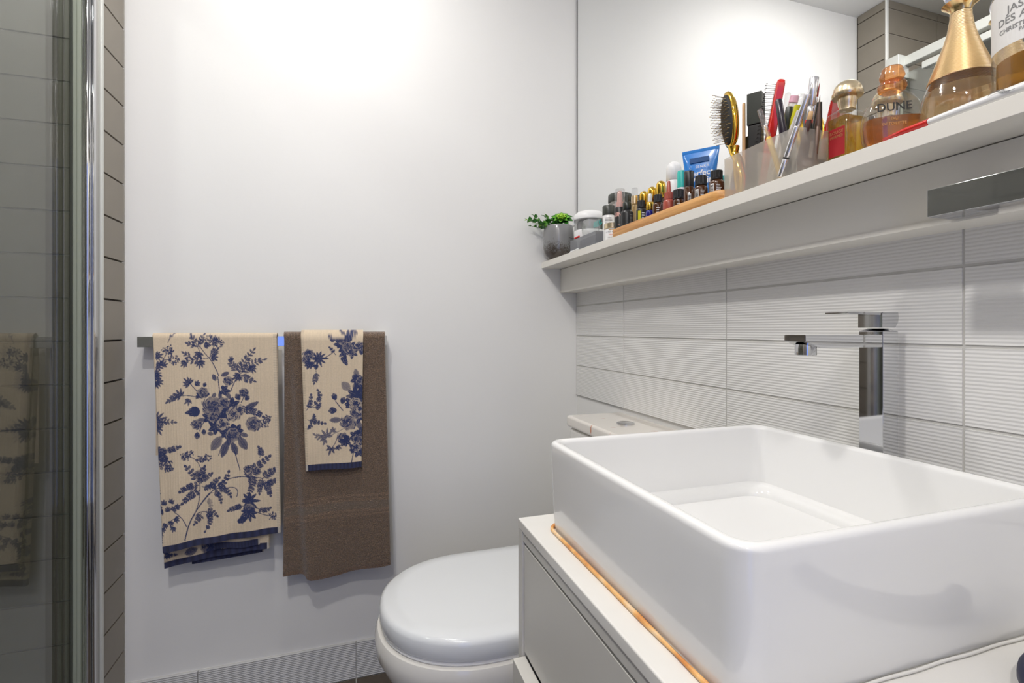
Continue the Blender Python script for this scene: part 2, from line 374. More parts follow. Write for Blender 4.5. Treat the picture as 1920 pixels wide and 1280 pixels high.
# ------------------------------------------------------------------ room shell
XW, YB, ZC = 0.7275, 1.53, 2.33        # right wall plane, back wall plane, ceiling
def struct(o): o['kind'] = 'structure'; return o
struct(box('wall_back', -0.575, XW + 0.1, YB, YB + 0.08, -0.05, ZC + 0.05, 'paint'))
wr = struct(box('wall_right', XW, XW + 0.08, -1.05, YB + 0.08, -0.05, ZC + 0.05, 'paint'))
struct(box('ceiling', -1.55, XW + 0.08, -1.05, YB + 0.08, ZC, ZC + 0.05, 'ceil'))
fl = struct(box('floor', -1.55, XW + 0.08, -1.05, YB + 0.08, -0.05, -0.008, 'grout'))
ws = struct(box('wall_shower', -1.55, -0.569, 1.413, YB + 0.08, -0.05, ZC + 0.05, 'dgrout'))
wsl = struct(box('wall_shower_side', -1.55, -1.45, 0.10, 1.45, -0.05, ZC + 0.05, 'dgrout'))
wl = struct(box('wall_left', -1.55, -0.605, -1.05, 0.12, -0.05, ZC + 0.05, 'dtile'))
# wall behind the camera with an added doorway that lets in blue for reflections and fill
me = join([boxme(-0.605, -0.56, -1.05, -0.95, -0.05, ZC), boxme(-0.12, XW, -1.05, -0.95, -0.05, ZC), boxme(-0.56, -0.12, -1.05, -0.95, 2.02, ZC)])
struct(link('wall_front', me, 'paint'))
me = join([boxme(-0.58, -0.55, -0.955, -0.935, 0, 2.06), boxme(-0.13, -0.09, -0.955, -0.935, 0, 2.06), boxme(-0.58, -0.09, -0.955, -0.935, 2.0, 2.06)])
struct(link('trim_2', me, 'whitetrim'))  # frame round the added doorway

_rt = {}
def ribbed(w, h, pitch=0.0050, amp=0.00055, th=0.0055):
    key = (round(w, 4), round(h, 4), amp)
    if key not in _rt:
        n = max(2, int(round(h / pitch))) * 2; v = []; f = []
        e = 0.0012
        zs = [0, e] + [e + (h - 2 * e) * i / n for i in range(1, n)] + [h - e, h]
        ys = [0.0, -th] + [-th + (amp if i % 2 else 0) for i in range(1, n)] + [-th, 0.0]
        for z, y in zip(zs, ys): v += [(e * 0.4, y, z), (w - e * 0.4, y, z)]
        for i in range(len(zs) - 1): f.append((2 * i, 2 * i + 1, 2 * i + 3, 2 * i + 2))
        f.append(tuple(range(0, 2 * len(zs), 2))); f.append(tuple(range(2 * len(zs) - 1, 0, -2)))
        me = mesh(v, f); _rt[key] = me
    return _rt[key]
_pt = {}
def flat_tile(w, h, th, b=0.0012):
    key = (round(w, 4), round(h, 4), th)
    if key not in _pt:
        v = [(0, 0, 0), (w, 0, 0), (w, 0, h), (0, 0, h), (b, -th, b), (w - b, -th, b), (w - b, -th, h - b), (b, -th, h - b)]
        f = [(4, 5, 6, 7), (0, 1, 5, 4), (1, 2, 6, 5), (2, 3, 7, 6), (3, 0, 4, 7)]
        _pt[key] = mesh(v, f)
    return _pt[key]
def put(name, me, m, parent, loc, rz=0.0):
    if not me.materials: me.materials.append(M[m])
    o = bpy.data.objects.new(name, me); COL.objects.link(o); o.parent = parent; o.location = loc; o.rotation_euler = (0, 0, rz); return o
# white ribbed tiles on the right wall, 400 x 100 mm, stack bond
GAP = 0.0022
yj = [YB, 1.221, 0.821, 0.412, 0.004, -0.40, -0.80]
backing = boxme(XW - 0.0044, XW, -0.80, YB, 0.802, 1.20); o = link('grout_bed', backing, 'grout', wr)
for a, b in zip(yj[:-1], yj[1:]):
    for k in range(4):
        put('tile', ribbed(a - b - GAP, 0.10 - GAP), 'rtile', wr, (XW - 0.0005, a - GAP / 2, 0.802 + 0.1 * k + GAP / 2), -PI / 2)
# skirting of the same ribbed tile along the back wall
sk = struct(box('baseboard_back', -0.561, XW, YB - 0.0016, YB, 0, 0.106, 'grout'))
xj = [-0.561, -0.395, 0.0101, 0.4155, XW]
for a, b in zip(xj[:-1], xj[1:]):
    put('tile', ribbed(b - a - GAP, 0.1045, th=0.0085, pitch=0.0052, amp=0.0016), 'skirt', sk, (a + GAP / 2, YB, 0.001))
# dark tiles: nib, shower back wall, shower side wall
def zrows():
    z = 0.0; out = []
    for k in range(24):
        a = k * 0.1 - 0.004; b = min(a + 0.1, ZC); out.append((max(a, 0), b))
    return [(a, b) for a, b in out if b - a > 0.008]
DG = 0.0022
for a, b in zrows():
    put('tile', flat_tile(0.1195 - DG, b - a - DG, 0.008), 'dtile', ws, (-0.569, 1.4050, a + DG / 2), PI / 2)
    for xa, xb in ((-0.561, -0.852), (-0.852, -1.252), (-1.252, -1.45)):
        put('tile', flat_tile(xa - xb - DG, b - a - DG, 0.008), 'dtile', ws, (xb + DG / 2, 1.413, a + DG / 2))
    for ya, yb in ((1.405, 1.005), (1.005, 0.605), (0.605, 0.205), (0.205, 0.12)):
        o = put('tile', flat_tile(ya - yb - DG, b - a - DG, 0.008), 'dtile', wsl, (-1.45, yb + DG / 2, a + DG / 2), PI / 2)
link('grout_bed', boxme(-1.45, -0.562, 1.4085, 1.4131, 0, ZC), 'mgrout', ws)  # paler joints stand in for highlights along the shower tile edges
struct(box('trim_1', -0.571, -0.5595, 1.4035, 1.4095, 0.0, ZC, 'whitetrim', bev=0.001))
# floor tiles
for i in range(6):
    for j in range(7):
        x0 = -1.6099 + 0.405 * i; y1 = 1.522 - 0.405 * j
        x1 = min(x0 + 0.405, XW); xa = max(x0, -1.45); ya = max(y1 - 0.405, -0.95)
        if x1 - xa < 0.02 or y1 - ya < 0.02: continue
        if x0 < -0.6 and y1 > 1.45: y1t = 1.405
        else: y1t = y1
        put('tile', boxme(xa + 0.0015, x1 - 0.0015, ya + 0.0015, y1t - 0.0015, -0.008, 0.0, 0.0008, 1), 'ftile', fl, (0, 0, 0))

# ------------------------------------------------------------------ shower screen
sh = thing('shower_screen', 'framed clear glass shower screen with chrome upright at the left edge', 'shower screen', (-0.6, 1.3, 0))
def shp(name, x0, x1, y0, y1, z0, z1, m, bev=0.0): return box(name, x0 + 0.6, x1 + 0.6, y0 - 1.3, y1 - 1.3, z0, z1, m, sh, bev)
shp('glass_panel', -0.608, -0.602, 0.16, 1.3715, 0.06, 2.02, 'showerglass')
shp('wall_channel', -0.600, -0.5575, 1.3935, 1.4045, 0.04, 2.08, 'alu', 0.001)
shp('frame_post', -0.605, -0.5615, 1.3760, 1.3935, 0.04, 2.08, 'frame', 0.0008)
def post(name, cy, cx, ry, rx, m):
    pr = [(cx + rx * math.cos(a) + 0.6, cy + ry * math.sin(a) - 1.3) for a in [PI * 2 * i / 28 for i in range(28)]]
    me = sharp(prism_me(pr, 0.04, 2.08, 'z'), 30); return link(name, me, m, sh)
post('chrome_post', 1.3740, -0.5745, 0.0100, 0.0072, 'chrome')
post('chrome_post', 1.3770, -0.5650, 0.0080, 0.0034, 'chrome')
shp('chrome_groove', -0.5860, -0.5820, 1.3735, 1.3770, 0.04, 2.08, 'chrome')
shp('edge_seal', -0.6025, -0.5955, 1.3700, 1.3765, 0.05, 2.05, 'seal', 0.001)
shp('edge_seal', -0.5945, -0.5870, 1.3680, 1.3765, 0.05, 2.05, 'seal', 0.001)
shp('black_seal', -0.6095, -0.6035, 1.3720, 1.3765, 0.05, 2.04, 'blackm')
shp('corner_bracket', -0.613, -0.556, 1.3560, 1.4040, 2.00, 2.086, 'alu', 0.002)
shp('top_rail', -0.622, -0.590, 0.15, 1.392, 2.046, 2.082, 'alu', 0.003)
shp('lower_rail', -0.618, -0.594, 0.15, 1.30, 2.006, 2.032, 'alu', 0.003)
shp('bottom_rail', -0.622, -0.590, 0.15, 1.392, 0.03, 0.06, 'alu', 0.003)
shp('near_post', -0.625, -0.585, 0.12, 0.16, 0.03, 2.082, 'satin', 0.003)
tray = struct(box('trim_shower_base', -1.45, -0.585, 0.125, 1.403, 0.0, 0.03, 'whitetrim', bev=0.004))

# ------------------------------------------------------------------ mirror and shelf
mi = thing('wall_mirror', 'large frameless mirror filling the right wall above the shelf', 'mirror', (0.7235, 0.6, 1.2455))
box('mirror_glass', 0, 0.004, -1.1, 0.922, 0, ZC - 1.247, 'mirror', mi)
box('edge_strip', -0.0006, 0.004, 0.9225, 0.9255, 0, ZC - 1.247, 'blackm', mi)
shf = thing('wall_shelf', 'long off-white laminate shelf with deep fascia below the mirror', 'shelf', (0.72, 0.6, 1.147))
box('shelf_board', 0.5963 - 0.72, 0.0075, -1.2, 0.9295, 0.0788, 0.0982, 'lam', shf, 0.0006, 1)
box('fascia', 0.6634 - 0.72, 0.0015, -1.2, 0.9295, 0.0, 0.0775, 'lam', shf, 0.0006, 1)
box('fascia_lip', 0.6622 - 0.72, 0.6634 - 0.72, -1.2, 0.9295, 0.0, 0.0065, 'lam', shf)
SZ = 1.2453   # shelf top

# ------------------------------------------------------------------ towel rails
def rail(name, label, loc, rz, length, thk=0.008, h=0.028, back=0.048, ends=(0, 1)):
    """bar runs along local +x from 0; room side is local -y; wall face at y=back"""
    t = thing(name, label, 'towel rail', loc, rz)
    box('bar', 0, length, 0, thk, 0, h, 'chrome', t, 0.0006, 2)
    for e in ends:
        x0 = 0.0 if e == 0 else length - 0.04
        box('bracket', x0, x0 + 0.04, thk, back, 0, h, 'chrome', t, 0.0006, 2)
    return t
rail('towel_rail', 'flat chrome towel rail holding the towels on the back wall', (-0.5165, 1.475, 0.9785), 0, 0.6115, h=0.0268, back=0.0545)
rail('towel_rail', 'empty flat chrome towel rail mounted under the shelf at right', (0.615, 0.386, 1.149), -PI / 2, 0.42, h=0.0305, back=0.0472)

# ------------------------------------------------------------------ printed towels
# painted in a plane: ink map sampled by towel vertices
CS = 1.6; U0, V0 = 275, 610
INK = np.zeros((int(490 * CS), int(470 * CS)), dtype=np.float32)
def _win(x0, x1, y0, y1):
    a = max(0, int((x0 - U0) * CS)); b = min(INK.shape[1], int((x1 - U0) * CS) + 2)
    c = max(0, int((y0 - V0) * CS)); d = min(INK.shape[0], int((y1 - V0) * CS) + 2)
    if b <= a or d <= c: return None
    yy, xx = np.mgrid[c:d, a:b]
    return (slice(c, d), slice(a, b)), xx / CS + U0, yy / CS + V0
def put_ink(sl, val, over=False):
    if over: INK[sl] = np.where(val >= 0, val, INK[sl])
    else: INK[sl] = np.maximum(INK[sl], val)
def leaf(x, y, ang, L, w, dark=1.0, vein=True, hatch=0.0, over=False):
    ca, sa = math.cos(ang), math.sin(ang)
    x1, y1 = x + ca * L, y + sa * L
    r = _win(min(x, x1) - w, max(x, x1) + w, min(y, y1) - w, max(y, y1) + w)
    if r is None: return
    sl, X, Y = r
    s = ((X - x) * ca + (Y - y) * sa) / L; n = -(X - x) * sa + (Y - y) * ca
    ww = w * 0.5 * np.power(np.clip(np.sin(PI * np.clip(s, 0, 1)), 0, 1), 0.75)
    inside = (s > 0) & (s < 1) & (np.abs(n) < ww + 0.25)
    val = np.full(X.shape, dark, dtype=np.float32)
    if hatch:
        h = 0.5 + 0.5 * np.sin((s * L * 0.9 + np.abs(n) * 0.9) * 2.6); val = val * (1 - hatch * h * (np.abs(n) / (ww + 0.3)) ** 0.5)
    if vein: val = np.where(np.abs(n) < 0.35, val * 0.55, val)
    if over: put_ink(sl, np.where(inside, val, -1), True)
    else: put_ink(sl, np.where(inside, val, 0))
def stroke(pts, w=0.9, dark=0.9):
    for (xa, ya), (xb, yb) in zip(pts[:-1], pts[1:]):
        r = _win(min(xa, xb) - w, max(xa, xb) + w, min(ya, yb) - w, max(ya, yb) + w)
        if r is None: continue
        sl, X, Y = r; dx, dy = xb - xa, yb - ya; l2 = dx * dx + dy * dy + 1e-6
        t = np.clip(((X - xa) * dx + (Y - ya) * dy) / l2, 0, 1)
        d = np.hypot(X - xa - t * dx, Y - ya - t * dy); put_ink(sl, np.where(d < w * 0.6, dark, 0))
def qcurve(a, c, b, n=10):
    return [((1 - t) ** 2 * a[0] + 2 * t * (1 - t) * c[0] + t * t * b[0], (1 - t) ** 2 * a[1] + 2 * t * (1 - t) * c[1] + t * t * b[1]) for t in [i / n for i in range(n + 1)]]
def sprig(a, c, b, n=6, L=9, w=2.6, dark=0.9, spread=0.75, tip=True, w0=0.8):
    p = qcurve(a, c, b, 16); stroke(p, w0, dark)
    for i in range(n):
        t = (i + 1.2) / (n + 0.8); k = min(15, int(t * 16)); x, y = p[k]; g = math.atan2(p[k + 1][1] - p[k][1], p[k + 1][0] - p[k][0])
        l = L * (1.0 - 0.45 * t) * random.uniform(0.85, 1.1)
        for s in (-1, 1): leaf(x, y, g + s * spread * random.uniform(0.85, 1.15), l, w, dark * random.uniform(0.8, 1))
    if tip:
        g = math.atan2(p[-1][1] - p[-2][1], p[-1][0] - p[-2][0]); leaf(p[-1][0], p[-1][1], g, L * 0.7, w, dark)
def fern(a, c, b, n=9, L=8, w=2.0, dark=0.9): sprig(a, c, b, n, L, w, dark, 1.05)
def fan(x, y, ang, n=5, L=12, w=2.8, sp=1.9, dark=0.9):
    for i in range(n):
        t = (i / (n - 1) - 0.5); leaf(x, y, ang + sp * t, L * (1 - 0.35 * abs(t) * 2) * random.uniform(0.9, 1.1), w, dark)
def umbel(x, y, r, dark=0.8):
    for i in range(int(r * r * 0.5) + 8):
        a = random.uniform(0, 2 * PI); q = r * math.sqrt(random.random())
        leaf(x + q * math.cos(a), y + q * math.sin(a) * 0.8, random.uniform(0, 6.3), random.uniform(2, 3.6), 2.0, dark * random.uniform(0.55, 1.1), False)
def rose(x, y, r, dark=0.95, light=False):
    n = 7
    for ring, (rr, L) in enumerate(((0.55, 0.62), (0.32, 0.5), (0.1, 0.4))):
        for i in range(n - ring):
            a = 2 * PI * i / (n - ring) + ring * 0.4 + x
            px, py = x + math.cos(a) * r * rr * 0.6, y + math.sin(a) * r * rr * 0.55
            leaf(px, py, a, r * L, r * 0.75, (0.35 if light else dark * (0.62 + 0.14 * ring)) * random.uniform(0.85, 1.1), False, 0.75, True)
    for i in range(26):
        a = random.uniform(0, 6.3); q = r * random.uniform(0.2, 0.95)
        leaf(x + q * math.cos(a), y + q * math.sin(a) * 0.85, a + 1.4, r * 0.35, 0.9, dark, False)
    if light:
        for i in range(8): leaf(x, y, i * 0.8 + 0.3, r * 0.45, 1.2, dark, False)
def bud(x, y, ang, r=5, dark=0.95):
    leaf(x, y, ang, r * 2.3, r * 1.5, dark * 0.8, False, 0.6); leaf(x, y, ang - 0.4, r * 1.9, r * 0.7, dark, True); leaf(x, y, ang + 0.4, r * 1.9, r * 0.7, dark, True)
def bleaf(x, y, ang, L, w, dark=0.85): leaf(x, y, ang, L, w, dark, True, 0.7)
def A(X, Y): return 270 + X / 5.333, 620 + Y / 5.333
def B(X, Y): return 270 + X / 5.119, 840 + Y / 5.119
def C(X, Y): return 530 + X / 4.414, 610 + Y / 4.414
# -- upper half of the big towel
sprig(A(240, 120), A(255, 70), A(285, 35), 1, 8, 2.4)
for p in (A(240, 195), A(300, 290)): umbel(*p, 11)
stroke(qcurve(A(150, 335), A(200, 290), A(225, 225)), 1); stroke(qcurve(A(180, 300), A(220, 285), A(265, 290)), 1)
for q in (A(120, 250), A(125, 350), A(180, 350), A(110, 430), A(130, 500)): fan(*q, random.uniform(-1.2, 1.4), 6, 15, 3, 2.6)
fan(*A(110, 450), 0.7, 6, 16, 3.4, 2.6); fan(*A(105, 520), 0.9, 5, 15, 3.4, 2.0)
stroke(qcurve(A(750, 450), A(700, 330), A(660, 280)), 1.2); stroke(qcurve(A(660, 280), A(600, 220), A(555, 150)), 1)
sprig(A(560, 215), A(520, 120), A(480, 60), 3, 14, 3.2); sprig(A(560, 180), A(560, 110), A(590, 50), 3, 13, 3.2)
sprig(A(555, 160), A(480, 140), A(450, 130), 2, 12, 3); fan(*A(555, 215), 1.9, 5, 16, 3.2, 2.4); fan(*A(600, 150), -0.2, 4, 14, 3, 1.6)
sprig(A(640, 275), A(520, 285), A(420, 300), 4, 14, 3.4); sprig(A(500, 285), A(440, 250), A(410, 230), 2, 12, 3)
fan(*A(560, 300), 1.4, 6, 17, 3.2, 2.4); fan(*A(420, 310), 2.4, 5, 14, 3, 1.9); sprig(A(650, 270), A(700, 220), A(720, 200), 3, 13, 3)
fan(*A(670, 265), 0.2, 4, 17, 3.4, 1.4); umbel(*A(680, 95), 13); umbel(*A(740, 120), 11); stroke([A(660, 250), A(700, 150)], 0.9)
stroke(qcurve(A(870, 600), A(900, 500), A(960, 430)), 1.3)
fern(A(960, 420), A(980, 330), A(1090, 200), 9, 12, 2.8); fern(A(965, 430), A(1060, 320), A(1190, 290), 8, 12, 2.8)
fern(A(965, 440), A(1020, 480), A(1090, 500), 6, 11, 2.8); sprig(A(960, 420), A(900, 360), A(870, 320), 4, 13, 3); fan(*A(1060, 350), 1.0, 6, 17, 3, 1.8)
fan(*A(960, 440), 2.6, 5, 18, 3.6, 1.8); fan(*A(880, 300), -1.8, 4, 10, 2.5, 1.4)
stroke(qcurve(A(530, 600), A(500, 570), A(460, 520)), 1); fan(*A(460, 530), -2.4, 7, 17, 3.2, 3.0); fan(*A(515, 545), -0.8, 4, 14, 3, 1.4)
stroke(qcurve(A(520, 660), A(450, 640), A(370, 650)), 0.9); fan(*A(370, 650), -2.5, 6, 17, 3.4, 3.2); fan(*A(455, 680), 2.0, 4, 14, 3, 1.8)
sprig(A(370, 650), A(300, 660), A(250, 700), 4, 12, 3.2)
rose(*A(590, 620), 12); bud(*A(600, 560), -1.2, 4); bud(*A(550, 640), 2.2, 4)
stroke([A(760, 620), A(740, 460)], 1.2); rose(*A(840, 500), 10); bleaf(*A(770, 450), -0.4, 17, 8, 0.95); bleaf(*A(720, 500), -2.0, 14, 8, 0.95); fan(*A(790, 590), 0.2, 5, 14, 6, 3.6)
bleaf(*A(820, 610), 1.0, 16, 8); bleaf(*A(720, 620), 2.2, 12, 7); bleaf(*A(760, 600), 1.5, 18, 6, 1)
rose(*A(1000, 620), 10); bud(*A(960, 690), -2.2, 6); bud(*A(1010, 690), -0.7, 5); stroke([A(860, 740), A(860, 650)], 1); stroke([A(970, 720), A(1010, 640)], 1)
# bouquet
fan(*A(560, 800), 3.0, 5, 26, 8, 1.2); bleaf(*A(560, 810), 3.1, 27, 10, 0.9); bleaf(*A(620, 880), 2.9, 20, 8)
bleaf(*A(980, 800), -0.5, 36, 10, 0.95); fern(A(990, 800), A(1090, 780), A(1180, 850), 6, 10, 5)
for q in ((740, 790), (800, 760), (820, 840), (760, 860), (660, 860), (880, 740), (760, 900), (880, 1000), (820, 1020), (930, 1000), (720, 960)):
    fan(*A(*q), random.uniform(0, 6.3), 6, 17, 7.5, 5.2, 0.98)
rose(*A(690, 760), 22); rose(*A(800, 720), 12); rose(*A(690, 860), 11); rose(*A(900, 830), 16, 0.95, True); rose(*A(960, 790), 12, 0.95, True); rose(*A(790, 930), 13, 0.95, True)
rose(*A(1095, 930), 16); rose(*A(530, 935), 11); bud(*A(540, 1010), 1.7, 6); bud(*A(600, 980), 1.5, 5); stroke(qcurve(A(560, 1000), A(580, 930), A(620, 890)), 1.2)
umbel(*A(1230, 880), 9); umbel(*A(1210, 935), 7); stroke([A(1150, 900), A(1230, 880)], 0.8)
rose(*A(890, 1040), 15); bleaf(*A(780, 1050), 2.2, 33, 17, 0.75); bleaf(*A(950, 1060), 1.0, 28, 16, 0.85); bleaf(*A(840, 1090), 1.9, 34, 13, 0.95); bleaf(*A(880, 1110), 1.2, 26, 12, 0.95)
bleaf(*A(700, 1030), 3.3, 12, 7); bleaf(*A(960, 1030), 0.2, 16, 8); bleaf(*A(850, 1020), 1.55, 24, 9, 1)
stroke([A(900, 1180), A(930, 1290), A(960, 1390)], 1.2); stroke(qcurve(A(790, 1130), A(770, 1180), A(750, 1240)), 1)
fan(*A(110, 900), -0.3, 7, 26, 3.6, 2.6); fan(*A(120, 950), 1.0, 5, 22, 3.6, 1.6); sprig(A(120, 920), A(210, 900), A(300, 910), 4, 11, 3)
for q in ((140, 1190), (200, 1200), (150, 1260), (210, 1270), (170, 1230)): rose(*A(*q), 8)
sprig(A(220, 1200), A(270, 1190), A(350, 1160), 4, 10, 5)
# -- lower half
for q in ((150, 50), (160, 110), (210, 150)): umbel(*B(*q), 13)
umbel(*B(240, 190), 9)
for q in ((400, 80), (440, 50), (550, 100), (610, 90)): umbel(*B(*q), 8)
stroke(qcurve(B(550, 200), B(530, 110), B(450, 80)), 0.9)
stroke(qcurve(B(405, 870), B(430, 740), B(470, 660), 12), 1.6); stroke(qcurve(B(470, 660), B(560, 500), B(640, 420)), 1.3); stroke(qcurve(B(480, 640), B(580, 470), B(760, 310)), 1.2)
stroke(qcurve(B(480, 650), B(555, 520), B(540, 320)), 1.2); stroke(qcurve(B(760, 310), B(950, 240), B(1140, 290)), 1.2)
fern(B(540, 330), B(480, 230), B(420, 180), 4, 11, 4.5); fern(B(540, 300), B(560, 240), B(580, 190), 4, 11, 4.5); fern(B(535, 350), B(440, 350), B(370, 400), 6, 10, 5); fern(B(540, 400), B(450, 440), B(390, 510), 6, 10, 5)
fern(B(545, 310), B(600, 280), B(645, 245), 4, 9, 4); rose(*B(520, 250), 9); rose(*B(545, 300), 7)
fern(B(640, 400), B(660, 330), B(715, 290), 5, 9, 4); fern(B(660, 400), B(780, 360), B(810, 240), 6, 10, 4.5); fern(B(700, 380), B(800, 370), B(830, 450), 5, 9, 4); stroke(qcurve(B(810, 375), B(930, 360), B(890, 465)), 1.1)
fern(B(660, 420), B(740, 410), B(745, 500), 5, 8, 3.6); fern(B(560, 360), B(620, 390), B(650, 350), 4, 8, 3.5); fern(B(590, 500), B(650, 480), B(650, 550), 4, 8, 3, 0.45)
stroke(qcurve(B(520, 620), B(600, 570), B(650, 640)), 1.2); fern(B(600, 600), B(690, 650), B(600, 780), 8, 8, 3.4); fern(B(560, 610), B(540, 660), B(500, 710), 4, 9, 3.6); fern(B(600, 600), B(650, 580), B(700, 630), 4, 9, 3.6)
stroke(qcurve(B(420, 740), B(390, 650), B(300, 600)), 1.1)
for q, g in (((290, 590), -1.2), ((240, 600), -1.8), ((190, 600), 2.9), ((320, 560), -0.6), ((200, 540), -1.6), ((270, 520), -1.3), ((160, 580), -2.0), ((270, 690), 1.6), ((300, 740), 1.8), ((220, 720), 2.0), ((190, 760), 1.8), ((170, 690), 3.0), ((310, 660), 0.5)): fan(*B(*q), g, 5, 11, 2.8, 2.2)
stroke(qcurve(B(350, 640), B(260, 680), B(170, 780)), 0.9)
for q, g in (((120, 420), 0.3), ((115, 480), 1.0), ((150, 880), 0.5), ((160, 820), 1.0), ((180, 990), 0.2)): fan(*B(*q), g, 5, 10, 3, 2.8)
fern(B(960, 250), B(1060, 200), B(1190, 90), 9, 12, 5); fern(B(1110, 90), B(1140, 40), B(1110, 0), 4, 9, 4); fern(B(1040, 260), B(1060, 330), B(1010, 440), 9, 11, 3.2)
fern(B(1140, 290), B(1200, 230), B(1270, 200), 8, 11, 3.2); fern(B(1140, 290), B(1110, 350), B(1110, 420), 6, 9, 3.4); fern(B(1170, 330), B(1220, 340), B(1275, 300), 6, 9, 3.6); fern(B(1160, 310), B(1190, 380), B(1210, 440), 6, 9, 4); rose(*B(1000, 200), 9); rose(*B(1080, 220), 9)
rose(*B(1010, 500), 10); fan(*B(1010, 500), 0, 9, 22, 5, 6.0); sprig(B(960, 550), B(900, 560), B(830, 590), 5, 10, 4); rose(*B(1010, 580), 12); fan(*B(1010, 600), 1.4, 7, 22, 6, 3.5); sprig(B(1080, 560), B(1140, 620), B(1200, 580), 4, 9, 4); umbel(*B(1240, 650), 9)
fan(*B(960, 650), 1.8, 5, 14, 5, 1.6); stroke(qcurve(B(1090, 610), B(1160, 650), B(1230, 650)), 1); fan(*B(900, 700), -0.2, 4, 12, 4, 1.2)
# band of the under layer
rose(*B(590, 980), 13); rose(*B(680, 970), 12); bleaf(*B(500, 980), 2.7, 28, 14); fan(*B(640, 970), 0, 7, 20, 7, 5); bleaf(*B(700, 950), -0.1, 30, 9); rose(*B(790, 940), 8); sprig(B(720, 950), B(850, 930), B(910, 940), 3, 8, 4)
fan(*B(190, 1050), 0, 7, 14, 3.2, 4.2); sprig(B(160, 1070), B(220, 1060), B(280, 1050), 4, 7, 3)
# -- small towel
for q in ((530, 130), (500, 180), (560, 170), (470, 150), (540, 90), (510, 220), (580, 220)): fan(*C(*q), random.uniform(0, 6), 6, 15, 5, 5.5)
rose(*C(540, 180), 12); rose(*C(640, 170), 10); rose(*C(585, 60), 8); rose(*C(570, 220), 9); rose(*C(500, 130), 9); bud(*C(650, 240), -1.5, 5); sprig(C(450, 130), C(420, 120), C(400, 100), 3, 9, 3); sprig(C(500, 230), C(500, 270), C(520, 300), 3, 10, 5); fan(*C(480, 60), -1.6, 3, 9, 2, 0.9)
stroke(qcurve(C(330, 275), C(400, 240), C(430, 210)), 1); sprig(C(440, 240), C(420, 210), C(400, 190), 2, 8, 3)
rose(*C(220, 240), 12); rose(*C(200, 280), 9); fan(*C(300, 270), 0, 11, 18, 3.4, 6.0, 1); fan(*C(230, 300), 1.7, 6, 15, 5, 2.6); fan(*C(280, 320), 1.6, 3, 10, 6, 1.0); sprig(C(280, 370), C(285, 410), C(270, 455), 4, 11, 2.6)
sprig(C(200, 695), C(240, 650), C(240, 580), 4, 8, 4); sprig(C(240, 670), C(340, 600), C(300, 540), 5, 8, 4); sprig(C(250, 670), C(300, 680), C(310, 650), 3, 8, 3.4)
sprig(C(210, 770), C(260, 790), C(340, 800), 5, 9, 3.6); sprig(C(240, 790), C(240, 820), C(225, 835), 2, 8, 3); sprig(C(250, 780), C(270, 760), C(265, 740), 2, 7, 3)
for q in ((600, 560), (620, 640), (600, 700), (640, 740), (610, 440), (640, 480), (650, 560), (560, 640)): fan(*C(*q), random.uniform(0, 6), 6, 16, 7, 5.6)
bleaf(*C(560, 530), -2.4, 22, 15, 0.6); bleaf(*C(600, 540), -1.5, 18, 11, 0.7); bleaf(*C(620, 440), -1.8, 20, 10, 0.7); bleaf(*C(640, 470), 2.6, 14, 9); bleaf(*C(620, 575), 3.1, 22, 8, 0.9)
rose(*C(640, 450), 9); rose(*C(600, 640), 13, 0.95, True); rose(*C(545, 795), 16); rose(*C(610, 720), 13); rose(*C(640, 680), 10, 0.95, True); bud(*C(450, 690), 3.0, 7); bud(*C(440, 610), -1.9, 6); bud(*C(490, 640), -1.2, 6); stroke([C(500, 695), C(440, 620)], 1.2)
bleaf(*C(490, 770), 3.1, 23, 10, 0.8); bleaf(*C(620, 780), 1.2, 18, 10, 0.8); rose(*C(500, 920), 12); fan(*C(510, 930), 1.0, 6, 16, 7, 3.0)
fan(*C(370, 910), -1.9, 6, 18, 3.6, 3.4, 0.7); sprig(C(370, 910), C(320, 930), C(280, 900), 3, 11, 3, 0.7); fan(*C(415, 870), -1.2, 4, 11, 3, 2.0, 0.7); stroke(qcurve(C(370, 910), C(440, 880), C(510, 840)), 0.8, 0.6); fan(*C(360, 930), 2.0, 3, 12, 3, 1.2, 0.7)
stroke(qcurve(C(400, 1010), C(450, 960), C(460, 880)), 1, 0.8); fan(*C(405, 1000), 1.9, 5, 15, 3.4, 3.4, 0.8); fan(*C(450, 985), 0.8, 4, 12, 3, 1.8, 0.8)
for q in ((600, 900), (620, 960), (590, 1010), (630, 1030), (640, 880)): fan(*C(*q), random.uniform(0, 6), 6, 14, 6, 5.6)
rose(*C(620, 930), 11); rose(*C(610, 1000), 9, 0.95, True); stroke([C(620, 860), C(570, 1120)], 1.1)

_sn = np.interp(np.linspace(0, 1, 2000), np.linspace(0, 1, 160), rng.normal(0, 1, 160))
def streak(s, k=0): return _sn[((s * 1999 + k * 311) % 2000).astype(int)]
SN, CN = math.sin(math.atan(299 / 927.0)), math.cos(math.atan(299 / 927.0))
def ink_at(x, z, y0=1.465):
    f = x * SN + y0 * CN; u = 960 + FPX * (x * CN - y0 * SN) / f; v = 618 - FPX * (z - 1.0227) / f
    a = np.clip(((u - U0) * CS), 0, INK.shape[1] - 2); b = np.clip(((v - V0) * CS), 0, INK.shape[0] - 2)
    ia, ib = a.astype(int), b.astype(int); fa, fb = a - ia, b - ib
    return (INK[ib, ia] * (1 - fa) * (1 - fb) + INK[ib, ia + 1] * fa * (1 - fb) + INK[ib + 1, ia] * (1 - fa) * fb + INK[ib + 1, ia + 1] * fa * fb)
CREAM = np.array((0.69, 0.565, 0.415)); NAVY = np.array((0.022, 0.034, 0.115)); HEM = np.array((0.022, 0.026, 0.075)); PALE = np.array((0.62, 0.57, 0.52))
